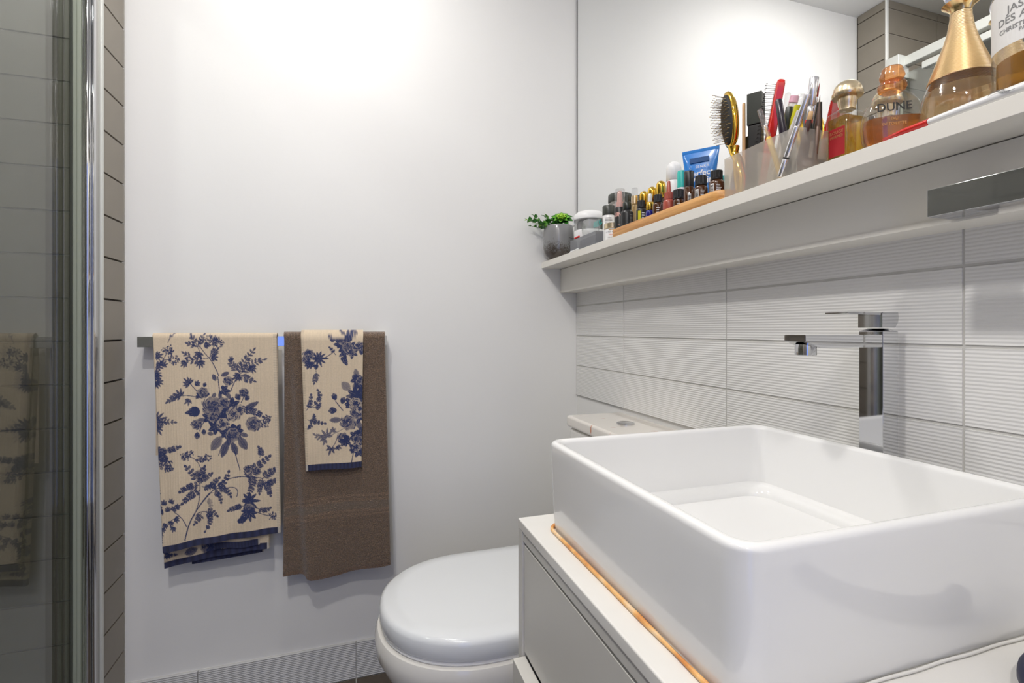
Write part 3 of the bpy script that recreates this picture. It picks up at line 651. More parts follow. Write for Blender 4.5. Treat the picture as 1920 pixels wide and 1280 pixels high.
def cloth(name, parent, xl, xr, ztop, zbot, yf, yb, zback, nx, nz, m, colf, wave, loc, arc=True, nback=16, roll=0.003):
    """sheet over the rail: back run, arc, front run. xl/xr/zbot/wave are callables; t = 0 at the top, 1 at the hem"""
    rows = []
    if arc:
        for j in range(nback): rows.append(('b', j / nback))
        for j in range(8): rows.append(('a', j / 8))
    for j in range(nz + 1): rows.append(('f', j / nz))
    s = np.linspace(0, 1, nx + 1); V = []; K = []
    R = (yb - yf) / 2
    edge = np.clip((0.012 - np.minimum(s, 1 - s)) / 0.012, 0, 1) ** 2 * roll
    for kind, t in rows:
        if kind == 'f':
            zb = zbot(s); z = (ztop - R) + (zb - (ztop - R)) * t; x = xl(t) + (xr(t) - xl(t)) * s
            y = yf + wave(s, t) + edge; front = 1.0
        elif kind == 'a':
            a = PI * (1 - t); z = np.full(nx + 1, ztop - R + R * math.sin(a)); y = np.full(nx + 1, (yf + yb) / 2 - R * math.cos(a - PI) * -1 * -1)
            y = (yf + yb) / 2 + R * math.cos(PI - a) * 1.0
            y = np.full(nx + 1, y); x = xl(0) + (xr(0) - xl(0)) * s; front = 0.5
        else:
            z = np.full(nx + 1, zback + (ztop - R - zback) * t); y = np.full(nx + 1, yb); x = xl(0) + (xr(0) - xl(0)) * s; front = 0.0
        V.append(np.stack([x, y + 0 * x, z + 0 * x], 1)); K.append((s, t, kind))
    P = np.concatenate(V); nr = len(rows)
    Cc = np.concatenate([colf(V[i][:, 0], V[i][:, 2], K[i][0], K[i][1], K[i][2]) for i in range(nr)])
    P = P - np.array(loc)
    idx = np.arange(nr * (nx + 1)).reshape(nr, nx + 1)
    q = np.stack([idx[:-1, :-1], idx[:-1, 1:], idx[1:, 1:], idx[1:, :-1]], -1).reshape(-1, 4)
    me = bpy.data.meshes.new('m'); me.vertices.add(len(P)); me.vertices.foreach_set('co', P.astype(np.float32).ravel())
    me.loops.add(q.size); me.loops.foreach_set('vertex_index', q.astype(np.int32).ravel())
    me.polygons.add(len(q)); me.polygons.foreach_set('loop_start', np.arange(0, q.size, 4, dtype=np.int32))
    me.polygons.foreach_set('loop_total', np.full(len(q), 4, dtype=np.int32))
    me.update(calc_edges=True); me.validate()
    at = me.color_attributes.new('print_color', 'FLOAT_COLOR', 'POINT')
    rgba = np.concatenate([Cc, np.ones((len(Cc), 1))], 1).astype(np.float32); at.data.foreach_set('color', rgba.ravel())
    return link(name, me, m, parent, smooth=True)
def lin(a, b): return lambda t: a + (b - a) * t
def crinkle(s, z, seed=0.0):
    return 0.0005 * np.sin(s * 140 + 3 * np.sin(z * 14 + seed)) * (0.5 + 0.5 * np.sin(s * 9 + z * 20 + seed))
def print_col(zb, hem=0.0165, stitch_r=True, stitch_l=False, dull=1.0, ink=1.0, back=PALE):
    def f(x, z, s, t, kind):
        if kind == 'b': k = np.zeros_like(x)
        else: k = np.clip(ink_at(x, z) * 1.25, 0, 1) ** 0.75 * ink
        weave = 1.0 + 0.025 * streak(s, 2) + rng.normal(0, 0.015, x.shape)
        c = (CREAM * dull)[None, :] * weave[:, None]
        st = np.zeros_like(x)
        if stitch_r: st = np.maximum(st, (s > 0.965) * (0.5 + 0.5 * np.sin(z * 1400)))
        if stitch_l: st = np.maximum(st, (s < 0.05) * (0.5 + 0.5 * np.sin(z * 1400)))
        c = c * (1 - 0.28 * st[:, None]) + 0.05 * ((s > 0.965) & stitch_r)[:, None] * np.ones(3)
        k = np.where((s > 0.965) & stitch_r, 0, k)
        c = c * (1 - k[:, None]) + NAVY[None, :] * k[:, None]
        if kind == 'f':
            h = (z < zb(s) + hem)[:, None]
            tabs = (s > 0.975)[:, None] if not stitch_l else (s < 0.045)[:, None]
            hc = HEM[None, :] * (1 + 0.25 * np.sin(s * 90))[:, None]
            c = np.where(h, np.where(tabs, PALE[None, :] * 0.8, hc), c)
        return c
    return f
TL = (-0.335, 1.479, 1.0053)
tA = thing('towel', 'large cream towel with blue floral print and navy hem on the rail', 'towel', TL)
zA = lambda s: 0.4588 + 0.0227 * s + 0.004 * np.sin(s * 5) - 0.001
wA = lambda s, t: -0.004 * t * np.sin(s * 5.2 + 0.6) + t * 0.0028 * np.sin(s * 21 + 2 * t) + 0.00028 * streak(s) * min(1, t * 3) + 0.0008 * np.sin(t * 31 + s * 12) * t - 0.006 * t
cloth('front_fold', tA, lin(-0.4812, -0.4582), lin(-0.1946, -0.184), 1.0145, zA, 1.465, 1.4905, 0.70, 330, 560, 'tcloth', print_col(zA), wA, TL, roll=0.006)
z2 = lambda s: 0.4093 + 0.0228 * s + 0.006 * np.sin(s * 3.1)
cloth('under_fold', tA, lin(-0.4825, -0.4617), lin(-0.215, -0.2128), 0.96, z2, 1.4775, 1.4775, 0.8, 180, 260, 'tcloth', print_col(z2, dull=0.92), lambda s, t: 0.004 * t * np.sin(s * 4 + 1) + 0.002 * np.sin(s * 17) * t - 0.001 * t, TL, arc=False, roll=0.012)
z3 = lambda s: 0.4475 - 0.003 * s + 0.002 * np.sin(s * 8)
cloth('under_fold', tA, lin(-0.36, -0.345), lin(-0.242, -0.237), 0.55, z3, 1.4720, 1.472, 0.8, 50, 40, 'tcloth', print_col(z3, dull=0.9, ink=0.4), lambda s, t: 0 * s - 0.002 * t, TL, arc=False, roll=0.003)
z4 = lambda s: 0.4105 + 0.0095 * s
cloth('under_fold', tA, lin(-0.40, -0.40), lin(-0.225, -0.2285), 0.50, z4, 1.4850, 1.485, 0.8, 60, 40, 'tcloth', print_col(z4, dull=0.8, ink=0), lambda s, t: 0 * s, TL, arc=False, roll=0.003)
# brown terry towel
TBL = (-0.045, 1.479, 1.0053)
tB = thing('towel', 'brown terry bath towel with woven bands hanging on the rail', 'towel', TBL)
def zB(s):
    e = 1 / (1 + np.exp(-(s - 0.205) * 90)); return 0.3508 * (1 - e) + (0.3345 + 0.016 * np.clip((s - 0.2) / 0.8, 0, 1) ** 1.3 + 0.003 * np.sin(s * 11)) * e
def wB(s, t):
    c = 0.055 + 0.15 * t; e = 1 / (1 + np.exp(-(s - c) * (60 + 30 * t))); n = rng.normal(0, 0.0006, s.shape)
    base = 0.013 * (1 - e) * min(1, t * 4 + 0.15) + 0.004 * np.sin((s - c) * 7) * t - 0.006 * t * np.exp(-((s - c - 0.06) / 0.08) ** 2) + 0.0025 * t * np.sin(s * 13)
    return base + n
def colB(x, z, s, t, kind):
    c = np.array((0.255, 0.163, 0.102))[None, :] * (1 + rng.normal(0, 0.26, x.shape))[:, None]
    if kind == 'f':
        zz = z - 0.006 * np.sin(s * 3) - 0.003 * s
        for zc in (0.549, 0.537, 0.507, 0.496): c = np.where((np.abs(zz - zc) < 0.0035)[:, None], c * 1.3, c)
        c = np.where(((zz < 0.533) & (zz > 0.511))[:, None], np.array((0.27, 0.19, 0.13))[None, :] * (1 + 0.25 * np.sin(x * 2400) * np.sin(z * 2400))[:, None], c)
        c = np.where((z < zB(s) + 0.010)[:, None], c * np.array((0.95, 0.86, 0.8)), c)
    return c
wB2 = lambda s, t: wB(s, t)
cloth('terry_sheet', tB, lin(-0.1774, -0.1814), lin(0.089, 0.1055), 1.0175, zB, 1.4615, 1.4945, 0.45, 230, 560, 'terry', colB, wB2, TBL, roll=0.008)
TCL = (-0.05, 1.479, 1.018)
tC = thing('towel', 'small cream hand towel with blue roses draped over the brown towel', 'towel', TCL)
zC = lambda s: 0.6390 - 0.0006 * s + 0.001 * np.sin(s * 6)
cloth('printed_sheet', tC, lin(-0.1334, -0.1212), lin(0.0288, 0.0245), 1.0225, zC, 1.4475, 1.5045, 0.62, 170, 400, 'tcloth', print_col(zC, stitch_r=False, stitch_l=True), lambda s, t: -0.002 * t * np.sin(s * 4) + 0.00035 * streak(s, 3) * min(1, t * 3) + 0.001 * np.sin(t * 20 + s * 4) * t, TCL, roll=0.004)

# ------------------------------------------------------------------ toilet
to = thing('toilet', 'white close-coupled toilet with closed rounded lid beside the vanity', 'toilet', (0.34, 1.073, 0))
def dring(front, back, hw, z, cx=None, n=26, ex=2.15):
    """D outline: rounded toward -x, straight toward the wall"""
    mid = front + (hw * 1.12); out = []
    for i in range(n + 1):
        a = -PI / 2 + PI * i / n; c, s = math.cos(a), math.sin(a)
        px = mid - (mid - front) * (abs(c) ** (2 / ex)); py = hw * (1 if s > 0 else -1) * (abs(s) ** (2 / ex)); out.append((px - 0.34, py, z))
    for i in range(1, 5): out.append((mid + (back - mid) * i / 4 - 0.34, hw, z))
    for i in range(1, 5): out.append((back - 0.34, hw - 2 * hw * i / 4 * 1.0, z))
    for i in range(1, 4): out.append((back - (back - mid) * i / 4 - 0.34, -hw, z))
    return out[::-1]
LF, LB, LH = 0.054, 0.50, 0.186
loft('lid', [dring(LF + 0.002, LB, LH - 0.002, 0.4085), dring(LF, LB, LH, 0.412), dring(LF, LB, LH, 0.438), dring(LF + 0.003, LB - 0.003, LH - 0.003, 0.4455), dring(LF + 0.010, LB - 0.01, LH - 0.010, 0.4492), dring(LF + 0.04, LB - 0.03, LH - 0.04, 0.4510)], 'toiletlid', to, deg=50)
loft('seat', [dring(LF + 0.006, LB, LH - 0.006, 0.398), dring(LF + 0.003, LB, LH - 0.003, 0.4015), dring(LF + 0.004, LB, LH - 0.004, 0.4075)], 'white', to)
loft('bowl', [dring(0.24, 0.56, 0.105, 0.0), dring(0.235, 0.56, 0.11, 0.03), dring(0.20, 0.56, 0.125, 0.13), dring(0.135, 0.56, 0.152, 0.22), dring(0.075, 0.56, 0.180, 0.30), dring(0.046, 0.56, 0.192, 0.355), dring(0.044, 0.56, 0.194, 0.382), dring(0.050, 0.56, 0.190, 0.3965), dring(0.066, 0.55, 0.178, 0.3985)], 'cream', to, deg=60)
for sgn in (-1, 1): lathe('hinge', [(0.012, 0.396), (0.012, 0.43), (0.009, 0.434)], 'chrome', to, 16, (0.175, sgn * 0.075, 0))
box('cistern_tank', 0.560 - 0.34, 0.722 - 0.34, 0.903 - 1.073, 1.233 - 1.073, 0.399, 0.760, 'cream', to, 0.012, 3)
box('cistern_lid', 0.5545 - 0.34, 0.7235 - 0.34, 0.899 - 1.073, 1.238 - 1.073, 0.7605, 0.7905, 'cislid', to, 0.007, 3)
lathe('flush_button', [(0.022, 0.7903), (0.022, 0.7935), (0.019, 0.795)], 'chrome', to, 20, (0.30, 0.0, 0))

# ------------------------------------------------------------------ vanity
CT = 0.7365
va = thing('vanity_cabinet', 'off-white vanity cabinet with two drawers under the countertop', 'cabinet', (0.24, 0.71, 0.20))
def vb(name, x0, x1, y0, y1, z0, z1, m, bev=0.0008): return box(name, x0 - 0.24, x1 - 0.24, y0 - 0.71, y1 - 0.71, z0 - 0.20, z1 - 0.20, m, va, bev)
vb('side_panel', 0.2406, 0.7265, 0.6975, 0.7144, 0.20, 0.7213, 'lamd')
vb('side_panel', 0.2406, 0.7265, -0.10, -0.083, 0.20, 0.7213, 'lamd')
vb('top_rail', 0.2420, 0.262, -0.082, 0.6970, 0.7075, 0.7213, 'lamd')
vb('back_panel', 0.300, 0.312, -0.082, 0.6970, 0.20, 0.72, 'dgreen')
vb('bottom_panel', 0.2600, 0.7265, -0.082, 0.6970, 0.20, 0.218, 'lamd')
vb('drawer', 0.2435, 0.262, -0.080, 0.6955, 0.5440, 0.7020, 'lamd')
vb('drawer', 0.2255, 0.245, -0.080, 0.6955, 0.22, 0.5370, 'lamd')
co = thing('countertop', 'cream-white countertop slab under the square basin', 'countertop', (0.48, 0.30, 0.7215))
box('slab', 0.2400 - 0.48, 0.7268 - 0.48, -0.42, 0.4146, 0.0, CT - 0.7215, 'counter', co, 0.0022, 3)

# ------------------------------------------------------------------ basin
ba = thing('basin', 'large square white ceramic vessel basin on the countertop', 'basin', (0.465, 0.4785, CT))
BX0, BX1, BY0, BY1 = 0.2680, 0.6560, 0.2880, 0.6690; BZ = 0.8640
def br(ins, z, r, n=8): return [(p[0] - 0.465, p[1] - 0.4785, p[2] - CT) for p in rring(BX0 + ins, BX1 - ins, BY0 + ins, BY1 - ins, r, z, n)]
rings = [br(0.010, CT + 0.0006, 0.020), br(0.006, CT + 0.0006, 0.022), br(0.0045, CT + 0.004, 0.023), br(0.0025, CT + 0.03, 0.024), br(0.0, BZ - 0.020, 0.024), br(0.0, BZ - 0.0065, 0.024)]
for i in range(1, 7):
    a = PI / 2 * i / 6; rings.append(br(0.0065 - 0.0065 * math.cos(a), BZ - 0.0065 + 0.0065 * math.sin(a), 0.024 - 0.004 * math.sin(a)))
for i in range(1, 7):
    a = PI / 2 * (1 - i / 6); rings.append(br(0.0065 + 0.0065 * math.cos(a), BZ - 0.0065 + 0.0065 * math.sin(a), 0.019))
rings += [br(0.0135, BZ - 0.02, 0.019), br(0.016, BZ - 0.055, 0.021), br(0.020, BZ - 0.088, 0.024)]
for i in range(1, 6):
    a = PI / 2 * i / 5; rings.append(br(0.020 + 0.018 * math.sin(a) * 1.0, BZ - 0.088 - 0.016 * (1 - math.cos(a)), 0.034))
rings += [br(0.09, BZ - 0.1055, 0.05), br(0.15, BZ - 0.1065, 0.03)]
loft('bowl', rings, 'ceramic', ba, deg=60)
lathe('drain', [(0.026, 0.0230), (0.026, 0.0258), (0.020, 0.0268), (0.019, 0.0256)], 'chrome', ba, 24, (0.02, -0.075, 0))
# stained sealant bead along the foot
pts = [p for p in rring(BX0 + 0.001, BX1 - 0.001, BY0 + 0.001, BY1 - 0.001, 0.024, CT + 0.0030, 8)]
pts = [(p[0] - 0.465, p[1] - 0.4785, p[2] - CT) for p in pts]; 
far = [p for p in pts if p[0] < -0.155]
far = sorted(far, key=lambda p: -p[1])
full = []
for a, b in zip(far[:-1], far[1:]):
    for k in range(6): full.append(tuple(a[i] + (b[i] - a[i]) * k / 6 for i in range(3)))
tube('sealant_bead', full, [0.0024 * random.uniform(0.7, 1.25) for _ in full], 'stain', ba, 8)['label'] = 'orange-stained sealant bead'
near = [(x, -0.1885 + 0.0005 * math.sin(x * 90), 0.0018) for x in [-0.15 + 0.3 * i / 30 for i in range(31)]]
tube('sealant_bead', near, 0.0014, 'counter', ba, 8)

# ------------------------------------------------------------------ basin mixer
fa = thing('basin_mixer', 'tall square chrome mixer tap behind the basin', 'tap', (0.685, 0.4905, CT))
def fb(name, x0, x1, y0, y1, z0, z1, m='chrome', bev=0.0007): return box(name, x0 - 0.685, x1 - 0.685, y0 - 0.4905, y1 - 0.4905, z0 - CT, z1 - CT, m, fa, bev)
fb('body', 0.671, 0.6995, 0.474, 0.507, CT + 0.0005, 1.0205)
me = prism_me([(0.671, 1.0162), (0.5375, 1.0162), (0.5375, 1.0080), (0.5620, 0.9995), (0.671, 0.9995)], 0.4745, 0.5065, 'y')
for v in me.vertices: v.co = (v.co.x - 0.685, v.co.y - 0.4905, v.co.z - CT)
bm = bmesh.new(); bm.from_mesh(me); bmesh.ops.bevel(bm, geom=bm.edges[:], offset=0.0006, segments=2, affect='EDGES'); bm.to_mesh(me); bm.free(); sharp(me)
link('spout', me, 'chrome', fa)
lathe('aerator', [(0.0118, 0.990 - CT), (0.0125, 0.9905 - CT), (0.0125, 0.9995 - CT), (0.0115, 1.004 - CT)], 'chrome', fa, 28, (0.5560 - 0.685, 0, 0), deg=30)
lathe('aerator_screen', [(0.0095, 0.9896 - CT), (0.0095, 0.9905 - CT)], 'inkgrey', fa, 20, (0.5560 - 0.685, 0, 0))
loft('cartridge_collar', [[(p[0], p[1], p[2]) for p in rring(-0.014, 0.0145, -0.0165, 0.0165, 0.001, 1.0206 - CT)], rring(-0.009, 0.0095, -0.010, 0.010, 0.004, 1.0245 - CT)], 'chrome', fa)
me = prism_me([(0.669, 1.0255), (0.669, 1.0445), (0.672, 1.0462), (0.6985, 1.0462), (0.6995, 1.0400), (0.6985, 1.0330), (0.6930, 1.0255)], 0.4735, 0.5065, 'y')
for v in me.vertices: v.co = (v.co.x - 0.685, v.co.y - 0.4905, v.co.z - CT)
link('handle_block', me, 'chrome', fa)
me = prism_me([(0.672, 1.0462), (0.672, 1.0425), (0.640, 1.0425), (0.6080, 1.0438), (0.6080, 1.0456), (0.640, 1.0462)], 0.4745, 0.5060, 'y')
for v in me.vertices: v.co = (v.co.x - 0.685, v.co.y - 0.4905, v.co.z - CT)
link('lever', me, 'chrome', fa)
#@ITEMS
# ------------------------------------------------------------------ things on the shelf
def AZ(x, y): return math.atan2(-y, -x)      # direction from a spot back into the room
TZ = SZ + 0.0052                             # floor of the bamboo tray
# potted plants in the corner
pp = thing('planter', 'grey speckled glazed pot of green succulents at the corner end of the shelf', 'plant', (0.634, 1.4755, SZ))
prof = [(0.020, 0.0), (0.026, 0.001), (0.037, 0.010), (0.0455, 0.024), (0.0490, 0.042), (0.0498, 0.065), (0.0490, 0.090), (0.0470, 0.1085), (0.0462, 0.1105), (0.0445, 0.1110), (0.0432, 0.1090), (0.0435, 0.100)]
lathe('pot', prof, 'pot', pp, 36, cap1=False)
lathe('soil', [(0.0436, 0.099), (0.0436, 0.1005), (0.002, 0.1035)], 'brown', pp, 24)
def leaf_me(L, w, th=0.0012, cup=0.25, n=7, tipx=0.6, droop=0.0):
    """leaf along +x in local space, rounded, with thickness"""
    v = []; f = []; m = 5
    for i in range(n + 1):
        t = i / n; ww = w * 0.5 * (math.sin(PI * min(1, t ** tipx)) ** 0.7 if 0 < t < 1 else 0.04)
        for j in range(m):
            q = j / (m - 1) * 2 - 1; v.append((L * t, ww * q, cup * ww * q * q * 1.2 + droop * t * t * L + L * 0.12 * math.sin(PI * t)))
    k = len(v)
    for p in v[:k]: v.append((p[0], p[1] * 0.96, p[2] - th * (1 - abs(p[1]) / (w * 0.5 + 1e-6) * 0.8)))
    for i in range(n):
        for j in range(m - 1):
            a = i * m + j; f.append((a, a + m, a + m + 1, a + 1)); f.append((k + a, k + a + 1, k + a + m + 1, k + a + m))
    for i in range(n):
        for j in (0, m - 1):
            a = i * m + j; q = (a, k + a, k + a + m, a + m); f.append(q if j == 0 else q[::-1])
    me = mesh(v, f)
    for p in me.polygons: p.use_smooth = True
    return me
def place_leaf(name, me, m, parent, loc, az, el, roll=0.0, sc=1.0, pre=None):
    if not me.materials: me.materials.append(M[m])
    o = bpy.data.objects.new(name, me); COL.objects.link(o); o.parent = parent
    R = Matrix.Rotation(az, 4, 'Z') @ Matrix.Rotation(-el, 4, 'Y') @ Matrix.Rotation(roll, 4, 'X')
    if pre is not None: o.matrix_local = pre @ Matrix.Translation(loc) @ R @ Matrix.Scale(sc, 4); return o
    o.matrix_local = Matrix.Translation(loc) @ R @ Matrix.Scale(sc, 4); return o
# rosette (succulent), tilted toward the room
rc = Vector((0.004, -0.012, 0.1290))
Ld, Lm, Ly = leaf_me(0.044, 0.032, cup=0.45), leaf_me(0.037, 0.028, cup=0.5), leaf_me(0.026, 0.022, cup=0.8)
RT = Matrix.Translation(rc) @ Vector((0, 0, 1)).rotation_difference(Vector((-0.30, -0.62, 0.72))).to_matrix().to_4x4()
for i in range(9): place_leaf('succulent_leaf', Ld, 'leafd', pp, Vector((0, 0, -0.010)), i * 2 * PI / 9, 0.30, pre=RT, sc=0.95)
for i in range(8): place_leaf('succulent_leaf', Lm, 'leaf', pp, Vector((0, 0, -0.005)), i * 2 * PI / 8 + 0.3, 0.50, pre=RT, sc=0.9)
for i in range(7): place_leaf('succulent_leaf', Ly, 'leafy', pp, Vector((0, 0, 0.0)), i * 2 * PI / 7 + 0.1, 0.75, pre=RT, sc=0.9)
for i in range(4): place_leaf('succulent_leaf', Ly, 'leafy', pp, Vector((0, 0, 0.002)), i * 2 * PI / 4 + 0.5, 1.15, 0, 0.7, pre=RT)
# eucalyptus-like sprigs reaching over the edge to the left
Lr, Lrd = leaf_me(0.019, 0.0175, th=0.0007, cup=0.15), leaf_me(0.016, 0.011, th=0.0007)
Lrd2 = leaf_me(0.020, 0.0185, th=0.0007, cup=0.15); Lps = leaf_me(0.013, 0.008, th=0.0006)
def twig(p0, p1, p2, n, sc0, sc1, meshes):
    P = [Vector(((1 - t) ** 2 * p0[i] + 2 * t * (1 - t) * p1[i] + t * t * p2[i] for i in range(3))) for t in [k / 12 for k in range(13)]]
    tube('twig', P, [0.0011 - 0.0006 * k / 12 for k in range(13)], 'stem', pp, 6)
    for i in range(n):
        t = 0.25 + 0.75 * i / max(1, n - 1); k = min(11, int(t * 12)); d = (P[k + 1] - P[k]).normalized(); az = math.atan2(d.y, d.x)
        for s in ((-1, 1) if i < n - 1 else (0,)):
            me, mm = random.choice(meshes); sc = sc0 + (sc1 - sc0) * t
            place_leaf('twig_leaf', me, mm, pp, P[k], az + s * random.uniform(0.7, 1.2), random.uniform(-0.3, 0.75) + (0.5 if s > 0 else -0.1), random.uniform(-0.7, 0.7), sc * random.uniform(0.85, 1.1))
mA = [(Lr, 'leaf'), (Lrd, 'leafd'), (Lr, 'leaf'), (Lrd2, 'leafd'), (Lps, 'leafy')]
twig((-0.030, -0.010, 0.104), (-0.060, -0.006, 0.108), (-0.111, 0.012, 0.132), 8, 1.25, 0.70, mA)
twig((-0.028, -0.002, 0.104), (-0.055, 0.006, 0.112), (-0.084, 0.012, 0.146), 6, 1.0, 0.62, mA)
twig((-0.018, -0.012, 0.104), (-0.030, -0.004, 0.118), (-0.044, 0.010, 0.142), 4, 1.2, 0.95, [(Lr, 'leafd'), (Lrd2, 'leaf')])
twig((-0.028, -0.016, 0.104), (-0.050, -0.018, 0.104), (-0.072, 0.002, 0.118), 4, 1.0, 0.9, [(Lrd, 'leafd'), (Lr, 'leaf')])
twig((-0.010, -0.020, 0.104), (-0.020, -0.022, 0.112), (-0.030, -0.018, 0.130), 3, 1.0, 0.8, [(Lrd, 'leafd'), (Lrd2, 'leafd')])
twig((-0.024, 0.004, 0.104), (-0.045, 0.010, 0.100), (-0.096, 0.018, 0.112), 5, 0.8, 0.6, mA)
# small aloe behind the white tub
al = thing('aloe_plant', 'small dark aloe with toothed leaves behind the white lidded tub', 'plant', (0.700, 1.40, SZ))
lathe('pot', [(0.013, 0), (0.018, 0.03), (0.0185, 0.055), (0.017, 0.0552)], 'whitep', al, 20)
for (dx, dy, h, lx, ly) in ((0, 0, 0.092, 0.018, -0.010), (-0.004, 0.004, 0.088, -0.020, 0.012), (0.003, -0.006, 0.085, 0.008, -0.028)):
    p = [Vector((dx + lx * t, dy + ly * t, 0.05 + h * t)) for t in [k / 9 for k in range(10)]]
    me = [tube_me(p, [0.0062 * (1 - (k / 9) ** 1.6) + 0.0008 for k in range(10)], 8)]
    for k in range(2, 9):
        for s in (-1, 1): me.append(tube_me([p[k], p[k] + Vector((s * 0.0075 * (1 - k / 11), 0.001, 0.002))], [0.0012, 0.0002], 4))
    link('aloe_leaf', join(me), 'aloe', al)
# white lidded tub
tb = thing('lidded_tub', 'white tub with domed clip lid and clear window, right of the planter', 'tub', (0.667, 1.322, SZ))
lathe('base', [(0.036, 0), (0.040, 0.003), (0.0430, 0.030), (0.0450, 0.052), (0.0455, 0.064), (0.0440, 0.068)], 'white', tb, 36)
lathe('window_band', [(0.0435, 0.0675), (0.0445, 0.100)], 'clearp', tb, 36, cap0=False, cap1=False)
lathe('inner_cup', [(0.034, 0.069), (0.035, 0.096)], 'inkgrey', tb, 24)
lathe('domed_lid', [(0.0462, 0.0985), (0.0475, 0.100), (0.0475, 0.1065), (0.044, 0.116), (0.036, 0.1225), (0.022, 0.1268), (0.004, 0.128)], 'white', tb, 36)
clp = [(0.0, 0.0), (0.009, 0.002), (0.013, 0.020), (0.004, 0.022)]
v0 = [Vector((-0.0440, 0.014, 0.083)), Vector((-0.0480, 0.006, 0.085)), Vector((-0.0500, 0.005, 0.104)), Vector((-0.0450, 0.014, 0.104)), Vector((-0.0440, 0.014, 0.083))]
tube('clip', v0, 0.0020, 'white', tb, 8)
# grey smoked tray with odds and ends
gb = thing('smoked_tray', 'small smoked grey plastic tray between the planter and the tub', 'tray', (0.6165, 1.240, SZ))
def gw(x0, x1, y0, y1, z0, z1, m='smoke', n='side'): box(n, x0, x1, y0, y1, z0, z1, m, gb, 0.0003, 1)
gw(-0.0125, -0.0110, -0.078, 0.080, 0.0015, 0.036); gw(0.0110, 0.0125, -0.078, 0.080, 0.0015, 0.036); gw(-0.0109, 0.0109, -0.078, -0.0762, 0.0015, 0.036); gw(-0.0109, 0.0109, 0.0782, 0.080, 0.0015, 0.036)
gw(-0.0125, 0.0125, -0.078, 0.080, 0.0, 0.0014, 'smoke', 'base')
cf = thing('cotton_fluff', 'wisp of white cotton fluff on the shelf edge by the smoked tray', 'cotton', (0.5995, 1.285, SZ))
bm = bmesh.new()
for i in range(14):
    r = random.uniform(0.0014, 0.0028); mtx = Matrix.Translation((random.uniform(-0.0005, 0.0015), -0.026 + 0.004 * i, r * 0.9 + random.uniform(0, 0.001))) @ Matrix.Scale(r, 4)
    bmesh.ops.create_icosphere(bm, subdivisions=2, radius=1, matrix=mtx)
me = bpy.data.meshes.new('m'); bm.to_mesh(me); bm.free(); link('fluff', sharp(me, 180), 'white', cf)
st = thing('eyeliner_pencil', 'thin black pencil with a red end lying across the smoked tray', 'pencil', (0.6165, 1.262, SZ + 0.038))
tube('barrel', [(-0.013, 0.060, 0.008), (-0.010, 0.030, -0.0005)], 0.0012, 'black', st, 8)
tube('red_end', [(-0.010, 0.030, 0.0012), (-0.006, 0.012, 0.0035)], 0.0030, 'red', st, 10)
bg = thing('plastic_bag', 'clear plastic bag of teal clips in front of the white tub', 'bag', (0.625, 1.225, SZ + 0.037))
v = []; f = []; n = 14
for i in range(n + 1):
    for j in range(n + 1):
        a, b = i / n, j / n
        v.append((-0.004 + 0.006 * math.sin(PI * b) * math.sin(PI * a) * -1 + 0.0012 * math.sin(a * 17 + b * 9), 0.052 - 0.104 * a, 0.048 * b * (0.9 + 0.1 * math.sin(a * 5)) - 0.006 * b * (a - 0.3)))
for i in range(n):
    for j in range(n): q = i * (n + 1) + j; f.append((q, q + n + 1, q + n + 2, q + 1))
o = link('film', mesh(v, f), 'bag', bg, smooth=True); md = o.modifiers.new('s', 'SOLIDIFY'); md.thickness = 0.0004
for k in range(9):
    y = -0.010 - 0.0040 * k; tube('clip', [(0.001, y, 0.020), (0.000, y - 0.003, 0.030 + 0.002 * math.sin(k)), (0.001, y - 0.008, 0.033), (0.002, y - 0.012, 0.022), (0.001, y - 0.001, 0.018)], 0.0011, 'teal', bg, 6)

def bottle(name, label, cat, x, y, z, parts, group=None):
    """parts: (name, profile, material[, deg])"""
    t = thing(name, label, cat, (x, y, z), 0, group)
    for p in parts: lathe(p[0], p[1], p[2], t, 28, deg=p[3] if len(p) > 3 else 40)
    return t
def ribbed_cap(t, r, z0, z1, m, top=0.001, n=24):
    """fluted screw cap"""
    v = []; f = []; N = n * 2
    rr = [r if i % 2 else r * 0.955 for i in range(N)]
    for z, k in ((z0, 1), (z1 - top, 1), (z1, 0.93)):
        for i in range(N): a = 2 * PI * i / N; v.append((rr[i] * k * math.cos(a), rr[i] * k * math.sin(a), z))
    for k in range(2):
        for i in range(N): j = (i + 1) % N; f.append((k * N + i, k * N + j, (k + 1) * N + j, (k + 1) * N + i))
    f.append(tuple(2 * N + i for i in range(N))); f.append(tuple(range(N - 1, -1, -1)))
    return link('cap', mesh(v, f), m, t)
# jars left of the bamboo tray
x, y = 0.633, 1.1235
t = bottle('cream_jar', 'white cream jar with a gold lid at the left end of the bamboo tray', 'jar', x, y, SZ, [('body', [(0.018, 0), (0.0205, 0.001), (0.0210, 0.004), (0.0210, 0.031), (0.0195, 0.0335)], 'white')])
lathe('lid', [(0.0215, 0.0337), (0.0220, 0.0342), (0.0220, 0.0465), (0.0205, 0.0475)], 'palegold', t, 36)
a = AZ(x, y); text_cyl('label_print', 'ULTRA REPAIR', 0.0050, 'inkgrey', t, 0.0210, a - 0.15, 0.024); text_cyl('label_print', 'intense', 0.0048, 'red', t, 0.0210, a - 0.15, 0.0175); text_cyl('label_print', 'FOR BODY', 0.0040, 'inkgrey', t, 0.0210, a - 0.15, 0.010)
patch_cyl('gold_stripe', 0.0210, a - 0.1, 0.016, 0.0285, 0.0305, 'inkg', t)
x, y = 0.6425, 1.162
